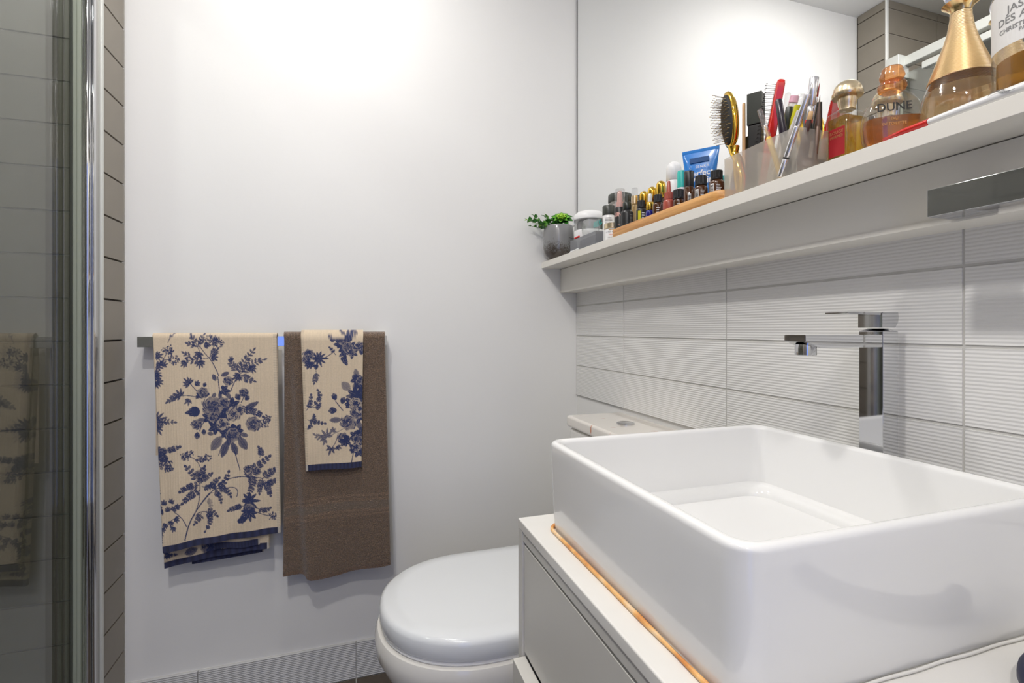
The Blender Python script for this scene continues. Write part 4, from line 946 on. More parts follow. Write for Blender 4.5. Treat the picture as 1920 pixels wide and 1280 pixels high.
t = bottle('face_cream_pot', 'grey labelled pot with a black lid behind the gold-lidded jar', 'jar', x, y, SZ, [('body', [(0.0135, 0), (0.0155, 0.001), (0.0155, 0.076), (0.0145, 0.078)], 'white'), ('lid', [(0.0160, 0.0782), (0.0163, 0.079), (0.0163, 0.1010), (0.0150, 0.1030)], 'olive')])
bars_cyl('label_print', 0.0155, AZ(x, y), 0.020, 0.040, 0.072, 9, 'inkgrey', t)
x, y = 0.6880, 1.1820
t = bottle('body_butter_jar', 'large frosted jar with a dark grey screw lid behind the pump bottles', 'jar', x, y, SZ, [('body', [(0.0285, 0), (0.0302, 0.002), (0.0302, 0.118), (0.0290, 0.120)], 'frost'), ('contents', [(0.0270, 0.003), (0.0275, 0.110)], 'whitep'), ('lid', [(0.0312, 0.1202), (0.0318, 0.121), (0.0318, 0.1390), (0.0300, 0.1415), (0.027, 0.1422)], 'olive')])
patch_cyl('label', 0.0303, AZ(x, y), 0.040, 0.084, 0.112, 'rlab', t, off=0.0003); bars_cyl('label_print', 0.0306, AZ(x, y) - 0.3, 0.018, 0.088, 0.108, 7, 'inkgrey', t)
# bamboo tray
tr = thing('bamboo_tray', 'shallow bamboo tray holding the row of little bottles on the shelf', 'tray', (0.6265, 0.8915, SZ))
def trr(ins, z, r): return rring(-0.0275 + ins, 0.0275 - ins, -0.194 + ins, 0.1905 - ins, r, z, 7)
loft('tray', [trr(0.0015, 0, 0.0235), trr(0, 0.0015, 0.025), trr(0, 0.0185, 0.025), trr(0.001, 0.0200, 0.024), trr(0.0035, 0.0200, 0.0215), trr(0.0042, 0.0190, 0.0208), trr(0.0045, 0.0050, 0.0205)], 'wood', tr, deg=50)
# pump and spray
x, y = 0.6195, 1.0655
t = bottle('pump_bottle', 'black pump bottle with rose-pink pump under a clear cap at the tray end', 'bottle', x, y, TZ, [('body', [(0.0115, 0), (0.0130, 0.001), (0.0130, 0.0660), (0.0118, 0.0690)], 'black'), ('pump', [(0.0085, 0.0692), (0.0092, 0.070), (0.0092, 0.082), (0.0065, 0.083), (0.0065, 0.098), (0.0055, 0.1085), (0.0030, 0.110)], 'rose'), ('clear_cap', [(0.0122, 0.0692), (0.0122, 0.1120), (0.0112, 0.1138)], 'clearp')])
text_cyl('label_print', 'UNC', 0.0135, 'rose', t, 0.0130, AZ(x, y) + 0.05, 0.050, bold=0.0006); text_cyl('label_print', 'serum', 0.0036, 'rose', t, 0.0130, AZ(x, y), 0.026)
x, y = 0.6200, 1.0330
t = bottle('spray_bottle', 'black glass mist bottle with a rubbery nozzle, right of the rose pump', 'bottle', x, y, TZ, [('body', [(0.0130, 0), (0.0150, 0.0015), (0.0150, 0.0460), (0.0140, 0.0515), (0.0105, 0.0550), (0.0085, 0.0560)], 'black', 50), ('collar', [(0.0098, 0.0562), (0.0102, 0.057), (0.0102, 0.0725), (0.0095, 0.0735)], 'dgreen'), ('nozzle', [(0.0058, 0.0736), (0.0056, 0.084), (0.0050, 0.0900), (0.0030, 0.0915)], 'dgreen')])
bars_cyl('label_print', 0.0150, AZ(x, y) + 0.75, 0.010, 0.018, 0.044, 9, 'inkgrey', t)
x, y = 0.6580, 1.0610
t = bottle('serum_bottle', 'slim gold serum bottle with a clear cap behind the mist bottle', 'bottle', x, y, SZ, [('body', [(0.0085, 0), (0.0093, 0.001), (0.0093, 0.074), (0.0088, 0.082), (0.0075, 0.0845)], 'liqa'), ('collar', [(0.0082, 0.0847), (0.0085, 0.085), (0.0085, 0.1040), (0.0080, 0.1045)], 'palegold'), ('clear_cap', [(0.0075, 0.1047), (0.0075, 0.1220), (0.0068, 0.1240)], 'clearp')])
# gold domed caps
doms = [('leftmost of three bottles with shiny gold domed caps', 0.6690, 1.0375, 0.0), ('middle one of three bottles with shiny gold domed caps', 0.6690, 1.0030, 0.001), ('rightmost, tallest of three bottles with shiny gold domed caps', 0.6665, 0.9650, 0.0035)]
for lb, x, y, dz in doms:
    t = bottle('ampoule_bottle', lb, 'bottle', x, y, SZ, [('body', [(0.0095, 0), (0.0102, 0.001), (0.0102, 0.068 + dz), (0.0095, 0.071 + dz), (0.008, 0.0715 + dz)], 'amber')], 'gold capped ampoule bottles')
    q = [(0.0100, 0.0720 + dz), (0.0105, 0.0725 + dz), (0.0105, 0.1010 + dz)] + [(0.0105 * math.cos(a), 0.1010 + dz + 0.0110 * math.sin(a)) for a in [PI / 2 * k / 7 for k in range(1, 7)]] + [(0.0006, 0.1120 + dz)]
    lathe('domed_cap', q, 'gold', t, 32, deg=60)
def oil(label, x, y, r, h, cap_h, cap_r, body='amber', capm='black', z=TZ, sh=0.006, neckband=True, lbl=None):
    t = bottle('oil_bottle', label, 'bottle', x, y, z, [('body', [(r - 0.0015, 0), (r, 0.0015), (r, h - cap_h - sh), (r * 0.93, h - cap_h - sh * 0.45), (cap_r * 0.9, h - cap_h)], body, 60)], 'screw capped little bottles on the bamboo tray')
    if neckband: lathe('cap_ring', [(cap_r * 1.05, h - cap_h + 0.0002), (cap_r * 1.05, h - cap_h + 0.0026)], capm, t, 28)
    ribbed_cap(t, cap_r, h - cap_h + 0.0030, h, capm)
    az = AZ(x, y)
    if lbl == 'lime':
        patch_cyl('label', r, az - 0.35, 0.007, 0.010, h - cap_h - sh - 0.002, 'lime', t); bars_cyl('label_print', r, az + 0.45, 0.007, 0.012, h - cap_h - sh - 0.003, 5, 'inkw', t)
    if lbl == 'code':
        patch_cyl('label', r, az - 0.60, 0.0070, 0.012, h - cap_h - sh - 0.002, 'whitep', t); bars_cyl('barcode', r + 0.0002, az - 0.60, 0.0052, 0.014, h - cap_h - sh - 0.004, 11, 'ink', t, True)
        bars_cyl('label_print', r, az + 0.30, 0.009, 0.012, h - cap_h - sh - 0.003, 8, 'inkw', t)
    if lbl == 'mid':
        bars_cyl('label_print', r, az + 0.10, 0.009, 0.012, h - cap_h - sh - 0.003, 5, 'inkw', t)
    return t
oil('small black-capped bottle with a lime label next to the cobalt dropper', 0.6210, 0.9740, 0.0112, 0.0635, 0.0165, 0.0086, body='black', lbl='lime')
x, y = 0.6260, 0.9470
t = bottle('dropper_bottle', 'cobalt blue dropper bottle with gold collar and cream rubber bulb', 'bottle', x, y, TZ, [('body', [(0.0085, 0), (0.0096, 0.001), (0.0096, 0.030), (0.0088, 0.0345), (0.0065, 0.036)], 'cobalt', 60), ('collar', [(0.0080, 0.0362), (0.0083, 0.0368), (0.0083, 0.0525), (0.0075, 0.0535)], 'gold'), ('bulb', [(0.0048, 0.0537), (0.0048, 0.064), (0.0045, 0.0695), (0.0030, 0.0725), (0.0008, 0.0735)], 'cream')])
oil('brown glass bottle with black ribbed cap left of the terracotta bottle', 0.6250, 0.9155, 0.0112, 0.0620, 0.0170, 0.0088, lbl='mid')
x, y = 0.6215, 0.8720
t = bottle('nozzle_bottle', 'terracotta plastic bottle with a long pointed nozzle in the tray', 'bottle', x, y, TZ, [('body', [(0.0105, 0), (0.0119, 0.0015), (0.0119, 0.034), (0.0108, 0.0385), (0.0085, 0.040)], 'terra', 60), ('nozzle', [(0.0052, 0.0545), (0.0048, 0.058), (0.0030, 0.0775), (0.0022, 0.0790)], 'terra')])
ribbed_cap(t, 0.0090, 0.0405, 0.0548, 'terra')
oil('wide black-capped bottle just right of the terracotta bottle', 0.6260, 0.8460, 0.0112, 0.0540, 0.0190, 0.0105, lbl='mid')
x, y = 0.6260, 0.8140
t = bottle('roller_bottle', 'tall slim amber roll-on bottle with a long smooth black cap', 'bottle', x, y, TZ, [('body', [(0.0090, 0), (0.0100, 0.001), (0.0100, 0.048), (0.0092, 0.050)], 'amber'), ('cap', [(0.0092, 0.0502), (0.0094, 0.051), (0.0094, 0.0795), (0.0086, 0.0812)], 'black')])
patch_cyl('label', 0.0100, AZ(x, y) + 0.1, 0.0060, 0.014, 0.036, 'whitep', t); bars_cyl('barcode', 0.0103, AZ(x, y) + 0.1, 0.0044, 0.016, 0.034, 11, 'ink', t, True)
oil('amber oil bottle with ribbed black cap, second from the right tray end', 0.6260, 0.7790, 0.0124, 0.0620, 0.0185, 0.0104, lbl='code')
oil('amber oil bottle at the right end of the bamboo tray, the biggest', 0.6285, 0.7395, 0.0134, 0.0600, 0.0170, 0.0104, lbl='code')
# behind them: roll-on, teal stick, blue tube
x, y = 0.6975, 0.9600
t = bottle('deodorant', 'white roll-on bottle with a domed translucent cap behind the gold caps', 'bottle', x, y, SZ, [('body', [(0.0165, 0), (0.0180, 0.002), (0.0180, 0.108), (0.0165, 0.114), (0.0158, 0.116)], 'white', 60)])
q = [(0.0158, 0.1162), (0.0168, 0.117), (0.0168, 0.142)] + [(0.0168 * math.cos(a), 0.142 + 0.0185 * math.sin(a)) for a in [PI / 2 * k / 8 for k in range(1, 8)]] + [(0.001, 0.1605)]
lathe('domed_cap', q, 'white', t, 36, deg=60)
text_cyl('label_print', 'TALC', 0.0080, 'inkgrey', t, 0.0180, AZ(x, y) + 0.35, 0.086); text_cyl('label_print', 'DEO', 0.0080, 'inkgrey', t, 0.0180, AZ(x, y) + 0.35, 0.070)
x, y = 0.6680, 0.8920
t = bottle('lip_balm_tube', 'teal stick with rounded shoulders just left of the blue tube', 'tube', x, y, SZ, [('body', [(0.0088, 0), (0.0095, 0.001), (0.0095, 0.078), (0.0092, 0.079)], 'white'), ('cap', [(0.0094, 0.0792), (0.0094, 0.112), (0.0085, 0.1150), (0.006, 0.1160)], 'teal')])
bt = thing('squeeze_tube', 'bright blue face wash tube standing on its cap behind the oil bottles', 'tube', (0.6790, 0.8460, SZ), math.atan2(-0.785, 0.62))
rg = []
for k in range(13):
    t_ = k / 12; w = 0.0215 + (0.0365 - 0.0215) * t_; d = 0.0165 * (1 - t_) ** 0.8 + 0.0012; z = 0.022 + (0.1415 - 0.022) * t_
    n = 32; rg.append([(w * math.copysign(abs(math.cos(2 * PI * i / n)) ** (0.9 - 0.3 * t_), math.cos(2 * PI * i / n)), d * math.copysign(abs(math.sin(2 * PI * i / n)) ** 0.9, math.sin(2 * PI * i / n)), z) for i in range(n)])
loft('body', rg, 'blue', bt, deg=60)
box('crimp', -0.0365, 0.0365, -0.0012, 0.0012, 0.1415, 0.1480, 'blue', bt, 0.0004, 2)
lathe('cap', [(0.0185, 0), (0.0195, 0.001), (0.0195, 0.0215), (0.0180, 0.0219)], 'white', bt, 32)
text_flat('label_print', 'SENKA', 0.0078, 'inkw', bt, (0.006, -0.0112, 0.1085), (1, 0, 0), (0, 0.10, 1), (0, -1, 0), space=1.2)
text_flat('label_print', 'Perfect', 0.0165, 'inkw', bt, (0.003, -0.0122, 0.0950), (1, 0, 0), (0, 0.10, 1), (0, -1, 0), bold=0.0003)
text_flat('label_print', 'Whip', 0.0210, 'inkw', bt, (0.006, -0.0142, 0.0790), (1, 0, 0), (0, 0.10, 1), (0, -1, 0), bold=0.0003)
box('label_panel', -0.020, 0.018, -0.0076, -0.0070, 0.1190, 0.1290, 'bluelab', bt)
link('label_print', tube_me([(-0.0165 + 0.0024 * math.cos(a), -0.0114, 0.1085 + 0.0026 * math.sin(a)) for a in [0.6 + k * 5 / 8 for k in range(9)]], 0.0005, 6), 'inkw', bt)

# ------------------------------------------------------------------ frosted organiser and what stands in it
og = thing('organiser_box', 'frosted translucent plastic organiser box full of brushes and pens', 'box', (0.651, 0.6275, SZ))
OX0, OX1, OY0, OY1, OH = -0.039, 0.041, -0.0720, 0.0740, 0.0725
def ob(n, x0, x1, y0, y1, z0, z1): box(n, x0, x1, y0, y1, z0, z1, 'frost', og, 0.0004, 1)
ob('base', OX0, OX1, OY0, OY1, 0, 0.0014)
ob('front_side', OX0, OX0 + 0.0014, OY0, OY1, 0.0016, OH); ob('back_side', OX1 - 0.0014, OX1, OY0, OY1, 0.0016, OH)
ob('end_side', OX0 + 0.0016, OX1 - 0.0016, OY0, OY0 + 0.0014, 0.0016, OH); ob('end_side', OX0 + 0.0016, OX1 - 0.0016, OY1 - 0.0014, OY1, 0.0016, OH)
ob('divider', OX0 + 0.0016, OX1 - 0.0016, 0.001, 0.0022, 0.0016, OH - 0.012); ob('divider', OX0 + 0.0016, OX1 - 0.0016, -0.046, -0.0448, 0.0016, OH - 0.006)
BZ0 = SZ + 0.0025
def stickthing(name, label, cat, a, b, segs, n=14, group=None):
    """a = foot, b = tip (world); segs = (part, t0, t1, r0, r1, material)"""
    A_, B_ = Vector(a), Vector(b); t = thing(name, label, cat, a, 0, group)
    for p, t0, t1, r0, r1, m in segs:
        tube(p, [(B_ - A_) * t0, (B_ - A_) * (t0 + 0.02 * (t1 - t0)), (B_ - A_) * (t0 + 0.98 * (t1 - t0)), (B_ - A_) * t1], [r0 * 0.93, r0, r1, r1 * 0.90], m, t, n)
    return t
# gold paddle brush, bristles toward the room
hb = thing('hair_brush', 'gold hair brush with a black bristle pad standing in the organiser', 'hair brush', (0.634, 0.688, BZ0))
hc = Vector((-0.004, 0.024, 0.144)); nx_, ny_, nz_ = Vector((-0.94, 0.34, 0.0)).normalized(), None, None
sx = Vector((0, 0, 1)).cross(nx_).normalized(); up = Vector((0, 0.10, 1)).normalized()
def E(a, b, c): return hc + sx * a + up * b + nx_ * c
def oval(w, h, c, n=36): return [tuple(E(w * math.cos(2 * PI * i / n), h * math.sin(2 * PI * i / n), c)) for i in range(n)]
loft('head', [oval(0.010, 0.030, -0.0125), oval(0.019, 0.043, -0.0105), oval(0.0250, 0.0505, -0.0055), oval(0.0262, 0.0525, -0.001), oval(0.0250, 0.0510, 0.0018), oval(0.0225, 0.047, 0.0020)], 'gold', hb, deg=70)
loft('pad', [oval(0.0222, 0.0462, 0.0010), oval(0.0215, 0.0450, 0.0042), oval(0.016, 0.036, 0.0066), oval(0.006, 0.015, 0.0076)], 'blackm', hb, deg=80)
pins = []; tips = []
for j in range(-6, 7):
    for i in range(-3, 4):
        a_, b_ = (i + (0.5 if j % 2 else 0)) * 0.0062, j * 0.0070
        if (a_ / 0.0205) ** 2 + (b_ / 0.0435) ** 2 > 1: continue
        p0 = E(a_, b_, 0.004); p1 = E(a_ * 1.12, b_ * 1.10, 0.0235); pins.append(tube_me([p0, p1], 0.00042, 4))
        bm_ = bmesh.new(); bmesh.ops.create_icosphere(bm_, subdivisions=1, radius=0.0009, matrix=Matrix.Translation(p1)); mm = bpy.data.meshes.new('m'); bm_.to_mesh(mm); bm_.free(); tips.append(mm)
        tips.append(tube_me([E(a_, b_, 0.003), E(a_ * 1.01, b_ * 1.01, 0.0095)], 0.0007, 5))
tag(link('bristles', join(pins), 'bristle', hb), kind='stuff'); tag(link('bristle_tips', join(tips), 'golden', hb), kind='stuff')
hp = [E(0, -0.050, -0.006), E(0, -0.062, -0.006), Vector((0.0, 0.006, 0.070)), Vector((0, 0, 0.035)), Vector((0.0, 0, 0.001))]
tube('handle', hp, [0.0095, 0.0070, 0.0080, 0.0105, 0.0070], 'gold', hb, 16)
# pale stick, black bottle
stickthing('orange_stick', 'flat pale wooden stick standing beside the black square bottle', 'stick', (0.6440, 0.6905, BZ0), (0.6440, 0.6905, BZ0 + 0.166), [('stick', 0, 1, 0.0030, 0.0026, 'woodp')], 8)
sq = thing('foundation_bottle', 'tall black square-capped bottle standing in the organiser', 'bottle', (0.6600, 0.6800, BZ0), 0.55)
box('cap', -0.0118, 0.0118, -0.0118, 0.0118, 0.125, 0.1785, 'dgreen', sq, 0.0006, 2); box('body', -0.0105, 0.0105, -0.0105, 0.0105, 0, 0.1245, 'black', sq, 0.002, 3)
stickthing('mascara_tube', 'thin black mascara tube between the gold brush and the wooden stick', 'tube', (0.6570, 0.7000-0.004, BZ0), (0.6590, 0.6965, BZ0 + 0.112), [('body', 0, 1, 0.0050, 0.0050, 'dgreen')])
# red vent brush
rb = thing('vent_brush', 'red plastic vent brush with rows of black pins in the organiser', 'hair brush', (0.6580, 0.6700, BZ0 + 0.003))
P0, P1 = Vector((0, 0, 0)), Vector((0.0, -0.0440, 0.176)); ax = (P1 - P0).normalized(); ft = Vector((-0.80, 0.60, 0)); ft = (ft - ax * ft.dot(ax)).normalized(); sd = ax.cross(ft)
def Rb(s, a, b): return P0 + ax * s + ft * a + sd * b
def bar(s0, s1, w0, w1, d0, d1, e=0.0):
    rr = []
    for k in range(9):
        t_ = k / 8 if not e else (0, .2, .4, .6, .75, .85, .93, .975, 1)[k]; w = w0 + (w1 - w0) * t_; d = d0 + (d1 - d0) * t_
        if e and k == 8: w *= 0.45; d *= 0.5
        if e and k == 7: w *= 0.86; d *= 0.9
        rr.append([tuple(Rb(s0 + (s1 - s0) * t_, d * a_, w * b_)) for a_, b_ in ((1, 0.8), (1, -0.8), (0.7, -1), (-0.7, -1), (-1, -0.8), (-1, 0.8), (-0.7, 1), (0.7, 1))])
    return loft_me(rr, deg=50)
link('handle', bar(0.0, 0.072, 0.0090, 0.0120, 0.0042, 0.0060), 'red', rb); link('head', bar(0.0725, 0.1805, 0.0140, 0.0125, 0.0068, 0.0060, 1), 'red', rb)
pins = []; tips = []
for k in range(15):
    s_ = 0.084 + 0.0063 * k
    for b_ in (-0.005, 0.005):
        p0, p1 = Rb(s_, 0.005, b_), Rb(s_ + 0.001, 0.0205, b_ * 1.1); pins.append(tube_me([p0, p1], 0.0004, 4)); pins.append(tube_me([p0 + (p1 - p0) * 0.90, p1 + (p1 - p0) * 0.04], 0.0008, 5))
tag(link('pins', join(pins), 'black', rb), kind='stuff')
# pens, pencils, brushes
stickthing('lip_pencil', 'yellow pen with a clear cap leaning left over the organiser rim', 'pen', (0.6220, 0.5880, BZ0), (0.6250, 0.6365, 1.3765), [('barrel', 0, 0.60, 0.0042, 0.0042, 'yellow'), ('core', 0.60, 0.78, 0.0022, 0.0010, 'woodp'), ('clear_cap', 0.61, 1.0, 0.0042, 0.0040, 'clearp')])
stickthing('eyeliner_pen', 'thick plum-black marker in front of the red brush', 'pen', (0.6250, 0.5790, BZ0), (0.6250, 0.5990, 1.3765), [('barrel', 0, 0.55, 0.0052, 0.0052, 'purple'), ('cap', 0.555, 1.0, 0.0056, 0.0050, 'purple')])
stickthing('capped_brush', 'small makeup brush under a tall clear cap behind the plum marker', 'makeup brush', (0.6700, 0.6490, BZ0), (0.6720, 0.6255, 1.4060), [('handle', 0, 0.56, 0.0035, 0.0035, 'silver'), ('bristles', 0.56, 0.80, 0.0026, 0.0018, 'rose'), ('clear_cap', 0.50, 1.0, 0.0046, 0.0044, 'clearp')])
stickthing('lip_gloss', 'frosted tube with a pink rim leaning right in the organiser', 'tube', (0.6640, 0.6600, BZ0), (0.6680, 0.6085, 1.3935), [('tube', 0, 0.93, 0.0068, 0.0068, 'frost'), ('core', 0.02, 0.90, 0.0050, 0.0050, 'white'), ('rim', 0.935, 1.0, 0.0068, 0.0064, 'pinkl')])
stickthing('crayon', 'dark green capped crayon with a slanted top in the organiser', 'crayon', (0.6550, 0.6340, BZ0), (0.6550, 0.6070, 1.3735), [('barrel', 0, 0.68, 0.0042, 0.0042, 'cream'), ('cap', 0.68, 1.0, 0.0064, 0.0050, 'dgreen')])
stickthing('sample_tube', 'shiny yellow-green slim tube leaning right in the organiser', 'tube', (0.6600, 0.6480, BZ0), (0.6600, 0.5955, 1.3725), [('tube', 0, 1.0, 0.0050, 0.0052, 'lime')])
stickthing('cotton_bud_wand', 'clear wand with a tiny tan brush tip above the yellow-green tube', 'makeup brush', (0.6700, 0.6280, BZ0), (0.6720, 0.6005, 1.3930), [('barrel', 0, 0.70, 0.0040, 0.0040, 'clearp'), ('bristles', 0.70, 0.86, 0.0016, 0.0012, 'woodp'), ('clear_cap', 0.70, 1.0, 0.0050, 0.0050, 'clearp')])
stickthing('white_pencil', 'plain white pencil leaning beside the long silver pen', 'pencil', (0.6450, 0.6420, BZ0), (0.6480, 0.5830, 1.3570), [('barrel', 0, 1.0, 0.0038, 0.0034, 'cream')])
stickthing('silver_pen', 'long silver pen leaning outside the front of the organiser', 'pen', (0.6045, 0.5775, SZ + 0.0048), (0.6050, 0.5300, 1.3520), [('tip', 0, 0.22, 0.0034, 0.0042, 'silver'), ('ring', 0.225, 0.245, 0.0044, 0.0044, 'ink'), ('barrel', 0.25, 0.62, 0.0040, 0.0040, 'silver'), ('cap', 0.625, 1.0, 0.0043, 0.0043, 'silver')])
stickthing('brow_pen', 'tall black pen with silver cap and red ring, the tallest of the pens', 'pen', (0.6420, 0.5735, BZ0), (0.6400, 0.5500, 1.3900), [('barrel', 0, 0.56, 0.0052, 0.0052, 'black'), ('ring', 0.56, 0.59, 0.0052, 0.0052, 'red'), ('neck', 0.59, 0.73, 0.0047, 0.0047, 'silver'), ('cap', 0.73, 1.0, 0.0060, 0.0060, 'silver')])
stickthing('lip_brush', 'fine silver lip brush with a red pointed tip in the organiser', 'makeup brush', (0.6500, 0.5860, BZ0), (0.6520, 0.5512, 1.3850), [('handle', 0, 0.55, 0.0026, 0.0026, 'black'), ('ferrule', 0.55, 0.86, 0.0026, 0.0020, 'silver'), ('bristles', 0.86, 1.0, 0.0020, 0.0003, 'redtipm')])
stickthing('brown_pencil', 'short dark brown pencil with a gold end at the right of the organiser', 'pencil', (0.6320, 0.5790, BZ0), (0.6350, 0.5505, 1.3400), [('barrel', 0, 0.88, 0.0036, 0.0036, 'brown'), ('end', 0.88, 1.0, 0.0036, 0.0030, 'woodp')])
stickthing('tweezers', 'brown pointed tweezers standing at the right end of the organiser', 'tweezers', (0.6520, 0.5620, BZ0), (0.6520, 0.5510, 1.3665), [('arm', 0, 0.62, 0.0030, 0.0040, 'brownm'), ('tip', 0.62, 1.0, 0.0040, 0.0004, 'brownm')])
cb = thing('printed_carton', 'small dark carton with pale square lettering low in the organiser', 'carton', (0.6550, 0.5640, BZ0), 0)
box('carton', -0.028, 0.020, -0.0020, 0.0060, 0, 0.030, 'brown', cb, 0.0003, 1)
for i, (xx, zz) in enumerate([(-0.020, 0.021), (-0.012, 0.021), (-0.004, 0.021), (-0.020, 0.011), (-0.012, 0.011), (-0.004, 0.011)]):
    me = join([boxme(xx - 0.003, xx + 0.003, -0.0024, -0.0021, zz + d - 0.0005, zz + d + 0.0005) for d in (-0.003, 0, 0.003)] + [boxme(xx + d - 0.0005, xx + d + 0.0005, -0.0024, -0.0021, zz - 0.003, zz + 0.003) for d in (-0.003, 0, 0.003)]); link('label_print', me, 'inkw', cb)

# ------------------------------------------------------------------ perfumes
def shell(t, rings_out, rings_in, liq, m_in='pglass'):
    loft('glass', rings_out, m_in, t, deg=45); loft('liquid', rings_in, liq, t, deg=45)
# square bottle with red label
hx = thing('perfume_bottle', 'square perfume bottle of golden liquid with red label and domed pale gold cap', 'perfume', (0.6835, 0.5335, SZ))
def hr(i, z, r=0.006): return rring(-0.0235 + i, 0.0225 - i, -0.0175 + i, 0.0170 - i, max(0.0008, r - i), z, 5)
loft('glass', [hr(0.002, 0.0), hr(0, 0.002), hr(0, 0.085), hr(0.002, 0.0895), hr(0.007, 0.0935, 0.014), hr(0.0095, 0.0955, 0.016)], 'pglass', hx, deg=45)
loft('liquid', [hr(0.003, 0.006), hr(0.0022, 0.008), hr(0.0022, 0.082)], 'liqy', hx, deg=45)
box('label', -0.02375, -0.02355, -0.0145, 0.0100, 0.026, 0.066, 'redp', hx)
text_flat('label_print', 'ROUGE', 0.0062, 'inkg', hx, (-0.0238, -0.0022, 0.0595), (0, -1, 0), (0, 0, 1), (-1, 0, 0)); text_flat('label_print', 'HERMES', 0.0056, 'inkg', hx, (-0.0238, -0.0022, 0.0535), (0, -1, 0), (0, 0, 1), (-1, 0, 0))
lathe('neck', [(0.0105, 0.0957), (0.0105, 0.100), (0.0115, 0.104), (0.0125, 0.111), (0.0122, 0.1135)], 'palegold', hx, 32)
q = [(0.0125, 0.1137), (0.0190, 0.1145), (0.0200, 0.1170), (0.0198, 0.1200), (0.0186, 0.1205), (0.0183, 0.1220)] + [(0.0183 * math.cos(a), 0.1225 + 0.0160 * math.sin(a)) for a in [PI / 2 * k / 8 for k in range(1, 8)]] + [(0.001, 0.1385)]
lathe('domed_cap', q, 'palegold', hx, 40, deg=45)
# rounded flask
du = thing('perfume_bottle', 'rounded clear flask of orange perfume with stacked orange stopper', 'perfume', (0.6500, 0.4480, SZ), -0.35)
def dr(w, d, z, n=36, e=0.75): return [(w * math.copysign(abs(math.cos(2 * PI * i / n)) ** e, math.cos(2 * PI * i / n)), d * math.copysign(abs(math.sin(2 * PI * i / n)) ** e, math.sin(2 * PI * i / n)), z) for i in range(n)]
du.rotation_euler = (0, 0, -0.62); du.scale = (0.9, 0.9, 1.0)
pw = [(0.026, 0.016, 0), (0.0305, 0.019, 0.003), (0.0355, 0.0205, 0.018), (0.0375, 0.021, 0.034), (0.0360, 0.0205, 0.048), (0.0300, 0.019, 0.062), (0.0220, 0.0165, 0.071), (0.0140, 0.0130, 0.0755), (0.0110, 0.0110, 0.0770)]
loft('glass', [dr(a, b, c) for a, b, c in pw], 'pglass', du, deg=50)
pl = [(0.024, 0.014, 0.007), (0.0290, 0.017, 0.010), (0.0330, 0.0182, 0.020), (0.0345, 0.0187, 0.034), (0.0340, 0.0185, 0.0425)]
loft('liquid', [dr(a, b, c) for a, b, c in pl], 'liqo', du, deg=50)
text_flat('label_print', 'DUNE', 0.0150, 'ink', du, (-0.005, -0.0208, 0.0520), (1, 0, 0), (0, 0.10, 1), (0, -1, 0), bold=0.0002)
text_flat('label_print', 'EAU', 0.0048, 'inkg', du, (-0.005, -0.0212, 0.0375), (1, 0, 0), (0, 0, 1), (0, -1, 0)); text_flat('label_print', 'DE TOILETTE', 0.0048, 'inkg', du, (-0.005, -0.0214, 0.0315), (1, 0, 0), (0, 0, 1), (0, -1, 0))
lathe('stopper_base', [(0.0100, 0.0772), (0.0150, 0.0785), (0.0172, 0.0825), (0.0170, 0.0870), (0.0135, 0.0910), (0.0100, 0.0920)], 'ostop', du, 36, deg=60)
lathe('stopper', [(0.0095, 0.0922), (0.0135, 0.0935), (0.0150, 0.0970), (0.0142, 0.1010), (0.0125, 0.1035), (0.0130, 0.1055), (0.0110, 0.1085), (0.0050, 0.1100), (0.0005, 0.1103)], 'ostop', du, 36, deg=60)
# amphora
ja = thing('perfume_bottle', 'teardrop amphora of amber perfume with gold-ringed neck and glass ball', 'perfume', (0.6805, 0.3910, SZ))
op = [(0.030, 0), (0.0345, 0.002), (0.0385, 0.012), (0.0400, 0.026), (0.0392, 0.040), (0.0355, 0.056), (0.0290, 0.074), (0.0220, 0.094), (0.0158, 0.112), (0.0115, 0.128), (0.0092, 0.144), (0.0092, 0.150)]
lathe('glass', op, 'pglass', ja, 56, deg=60)
lathe('liquid', [(0.0280, 0.0035), (0.0330, 0.006), (0.0362, 0.014), (0.0376, 0.026), (0.0368, 0.040), (0.0335, 0.0545), (0.0305, 0.0605)], 'liqa', ja, 56, deg=60)
# gold coil round the neck: stacked fine rings, one joined part
def interp(z):
    for (r0, z0), (r1, z1) in zip(op[:-1], op[1:]):
        if z0 <= z <= z1: return r0 + (r1 - r0) * (z - z0) / (z1 - z0)
    return op[-1][0]
pr_ = []; z = 0.070
while z < 0.1480:
    r = interp(z) + 0.0004; pr_ += [(r, z), (r + 0.0006, z + 0.0006), (r + 0.0006, z + 0.0012), (interp(z + 0.0017) + 0.0004, z + 0.0017)]; z += 0.0018
me = lathe_me(pr_, 56, cap0=False, cap1=False, deg=25); link('neck_coil', me, 'coil', ja)
lathe('collar', [(0.0096, 0.1500), (0.0104, 0.1530), (0.0128, 0.1565), (0.0165, 0.1595), (0.0175, 0.1605), (0.0165, 0.1615)], 'golden', ja, 40)
q = [(0.0165 * math.sin(a), 0.1775 - 0.0180 * math.cos(a)) for a in [0.35 + (PI - 0.36) * k / 14 for k in range(15)]]
lathe('ball_stopper', q, 'clearball', ja, 36, deg=80)
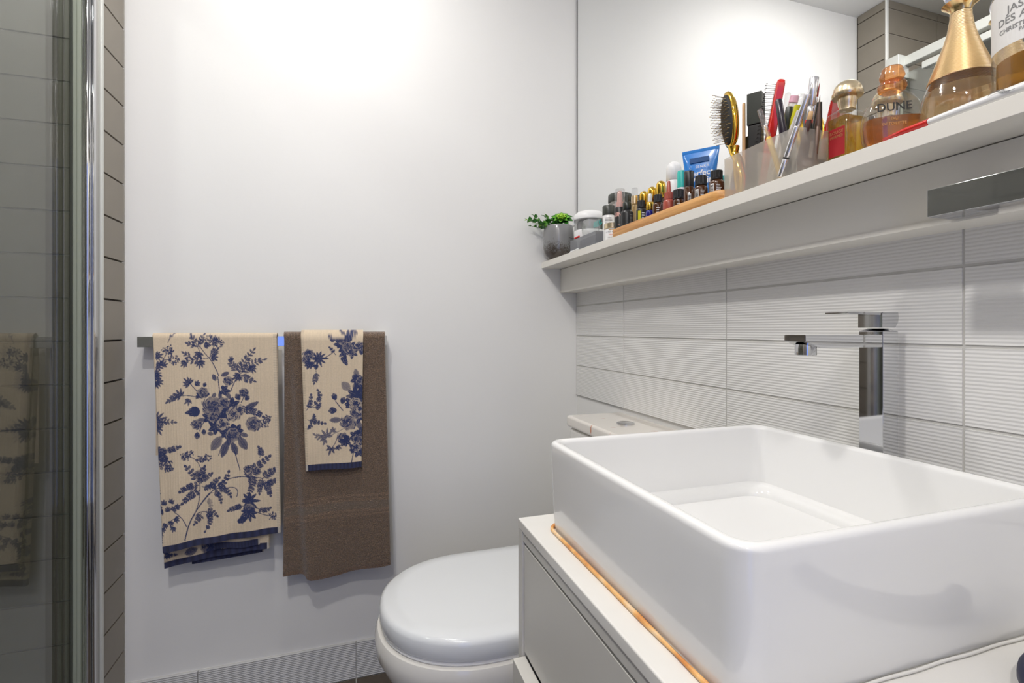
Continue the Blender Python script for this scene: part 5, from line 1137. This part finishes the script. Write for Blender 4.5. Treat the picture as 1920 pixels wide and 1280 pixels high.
# tall cylinder with a white label
jz = thing('perfume_bottle', 'tall clear cylinder perfume with large white printed label, at the right edge', 'perfume', (0.6560, 0.3070, SZ))
R_ = 0.0370
lathe('glass', [(R_ - 0.002, 0), (R_, 0.002), (R_, 0.118), (R_ - 0.003, 0.1235), (0.026, 0.1275), (0.0140, 0.1295), (0.0130, 0.134)], 'pglass', jz, 56, deg=60)
lathe('liquid', [(R_ - 0.005, 0.008), (R_ - 0.0035, 0.010), (R_ - 0.0035, 0.0500)], 'liqa2', jz, 56, deg=60)
lathe('cap', [(0.0150, 0.1342), (0.0155, 0.135), (0.0155, 0.165), (0.0145, 0.166)], 'palegold', jz, 32)
az = AZ(0.656, 0.307)
patch_cyl('label', R_, az - 0.20, 0.092, 0.0600, 0.1160, 'whitep', jz, n=24, off=0.0004)
for s_, sz_, zz in (('JASMIN', 0.0100, 0.0950), ('DES ANGES', 0.0100, 0.0850), ('CHRISTIAN DIOR', 0.0062, 0.0755), ('PARIS', 0.0050, 0.0705)):
    text_cyl('label_print', s_, sz_, 'inkgrey', jz, R_ + 0.0003, az - 0.28, zz, bold=0.0001)
# flat white tube with red end lying along the shelf edge
ft_ = thing('lotion_tube', 'flat white tube with a red end lying along the shelf edge under the perfumes', 'tube', (0.6065, 0.34, SZ))
def fr(y, w, h): return [(w * math.cos(2 * PI * i / 20), y, h + h * math.sin(2 * PI * i / 20) * 1.0) for i in range(20)]
loft('tube', [fr(0.035, 0.0092, 0.0048), fr(0.0, 0.0094, 0.0056), fr(-0.06, 0.0094, 0.0062), fr(-0.14, 0.0094, 0.0066)], 'white', ft_, deg=60)
loft('red_end', [fr(0.0850, 0.0040, 0.0018), fr(0.0830, 0.0085, 0.0030), fr(0.060, 0.0100, 0.0044), fr(0.0355, 0.0101, 0.0049)], 'red', ft_, deg=60)
for k in range(4):
    tube('label_print', [(-0.0102, -0.020 - 0.003 * k - 0.012 * t_, 0.0075 + 0.0022 * math.sin(t_ * 4 + k * 0.5)) for t_ in [i / 8 for i in range(9)]], 0.00022, 'inkgrey', ft_, 5)
# ------------------------------------------------------------------ dark cord at the counter's near corner
cd = thing('power_cord', 'dark navy cord looping over the countertop at the lower right corner', 'cord', (0.552, 0.166, CT))
tube('cord', [(0.087 * math.cos(a), 0.087 * math.sin(a), 0.0125 + 0.0) for a in [1.15 + 2.4 * k / 20 for k in range(21)]], 0.0115, 'navy', cd, 14)
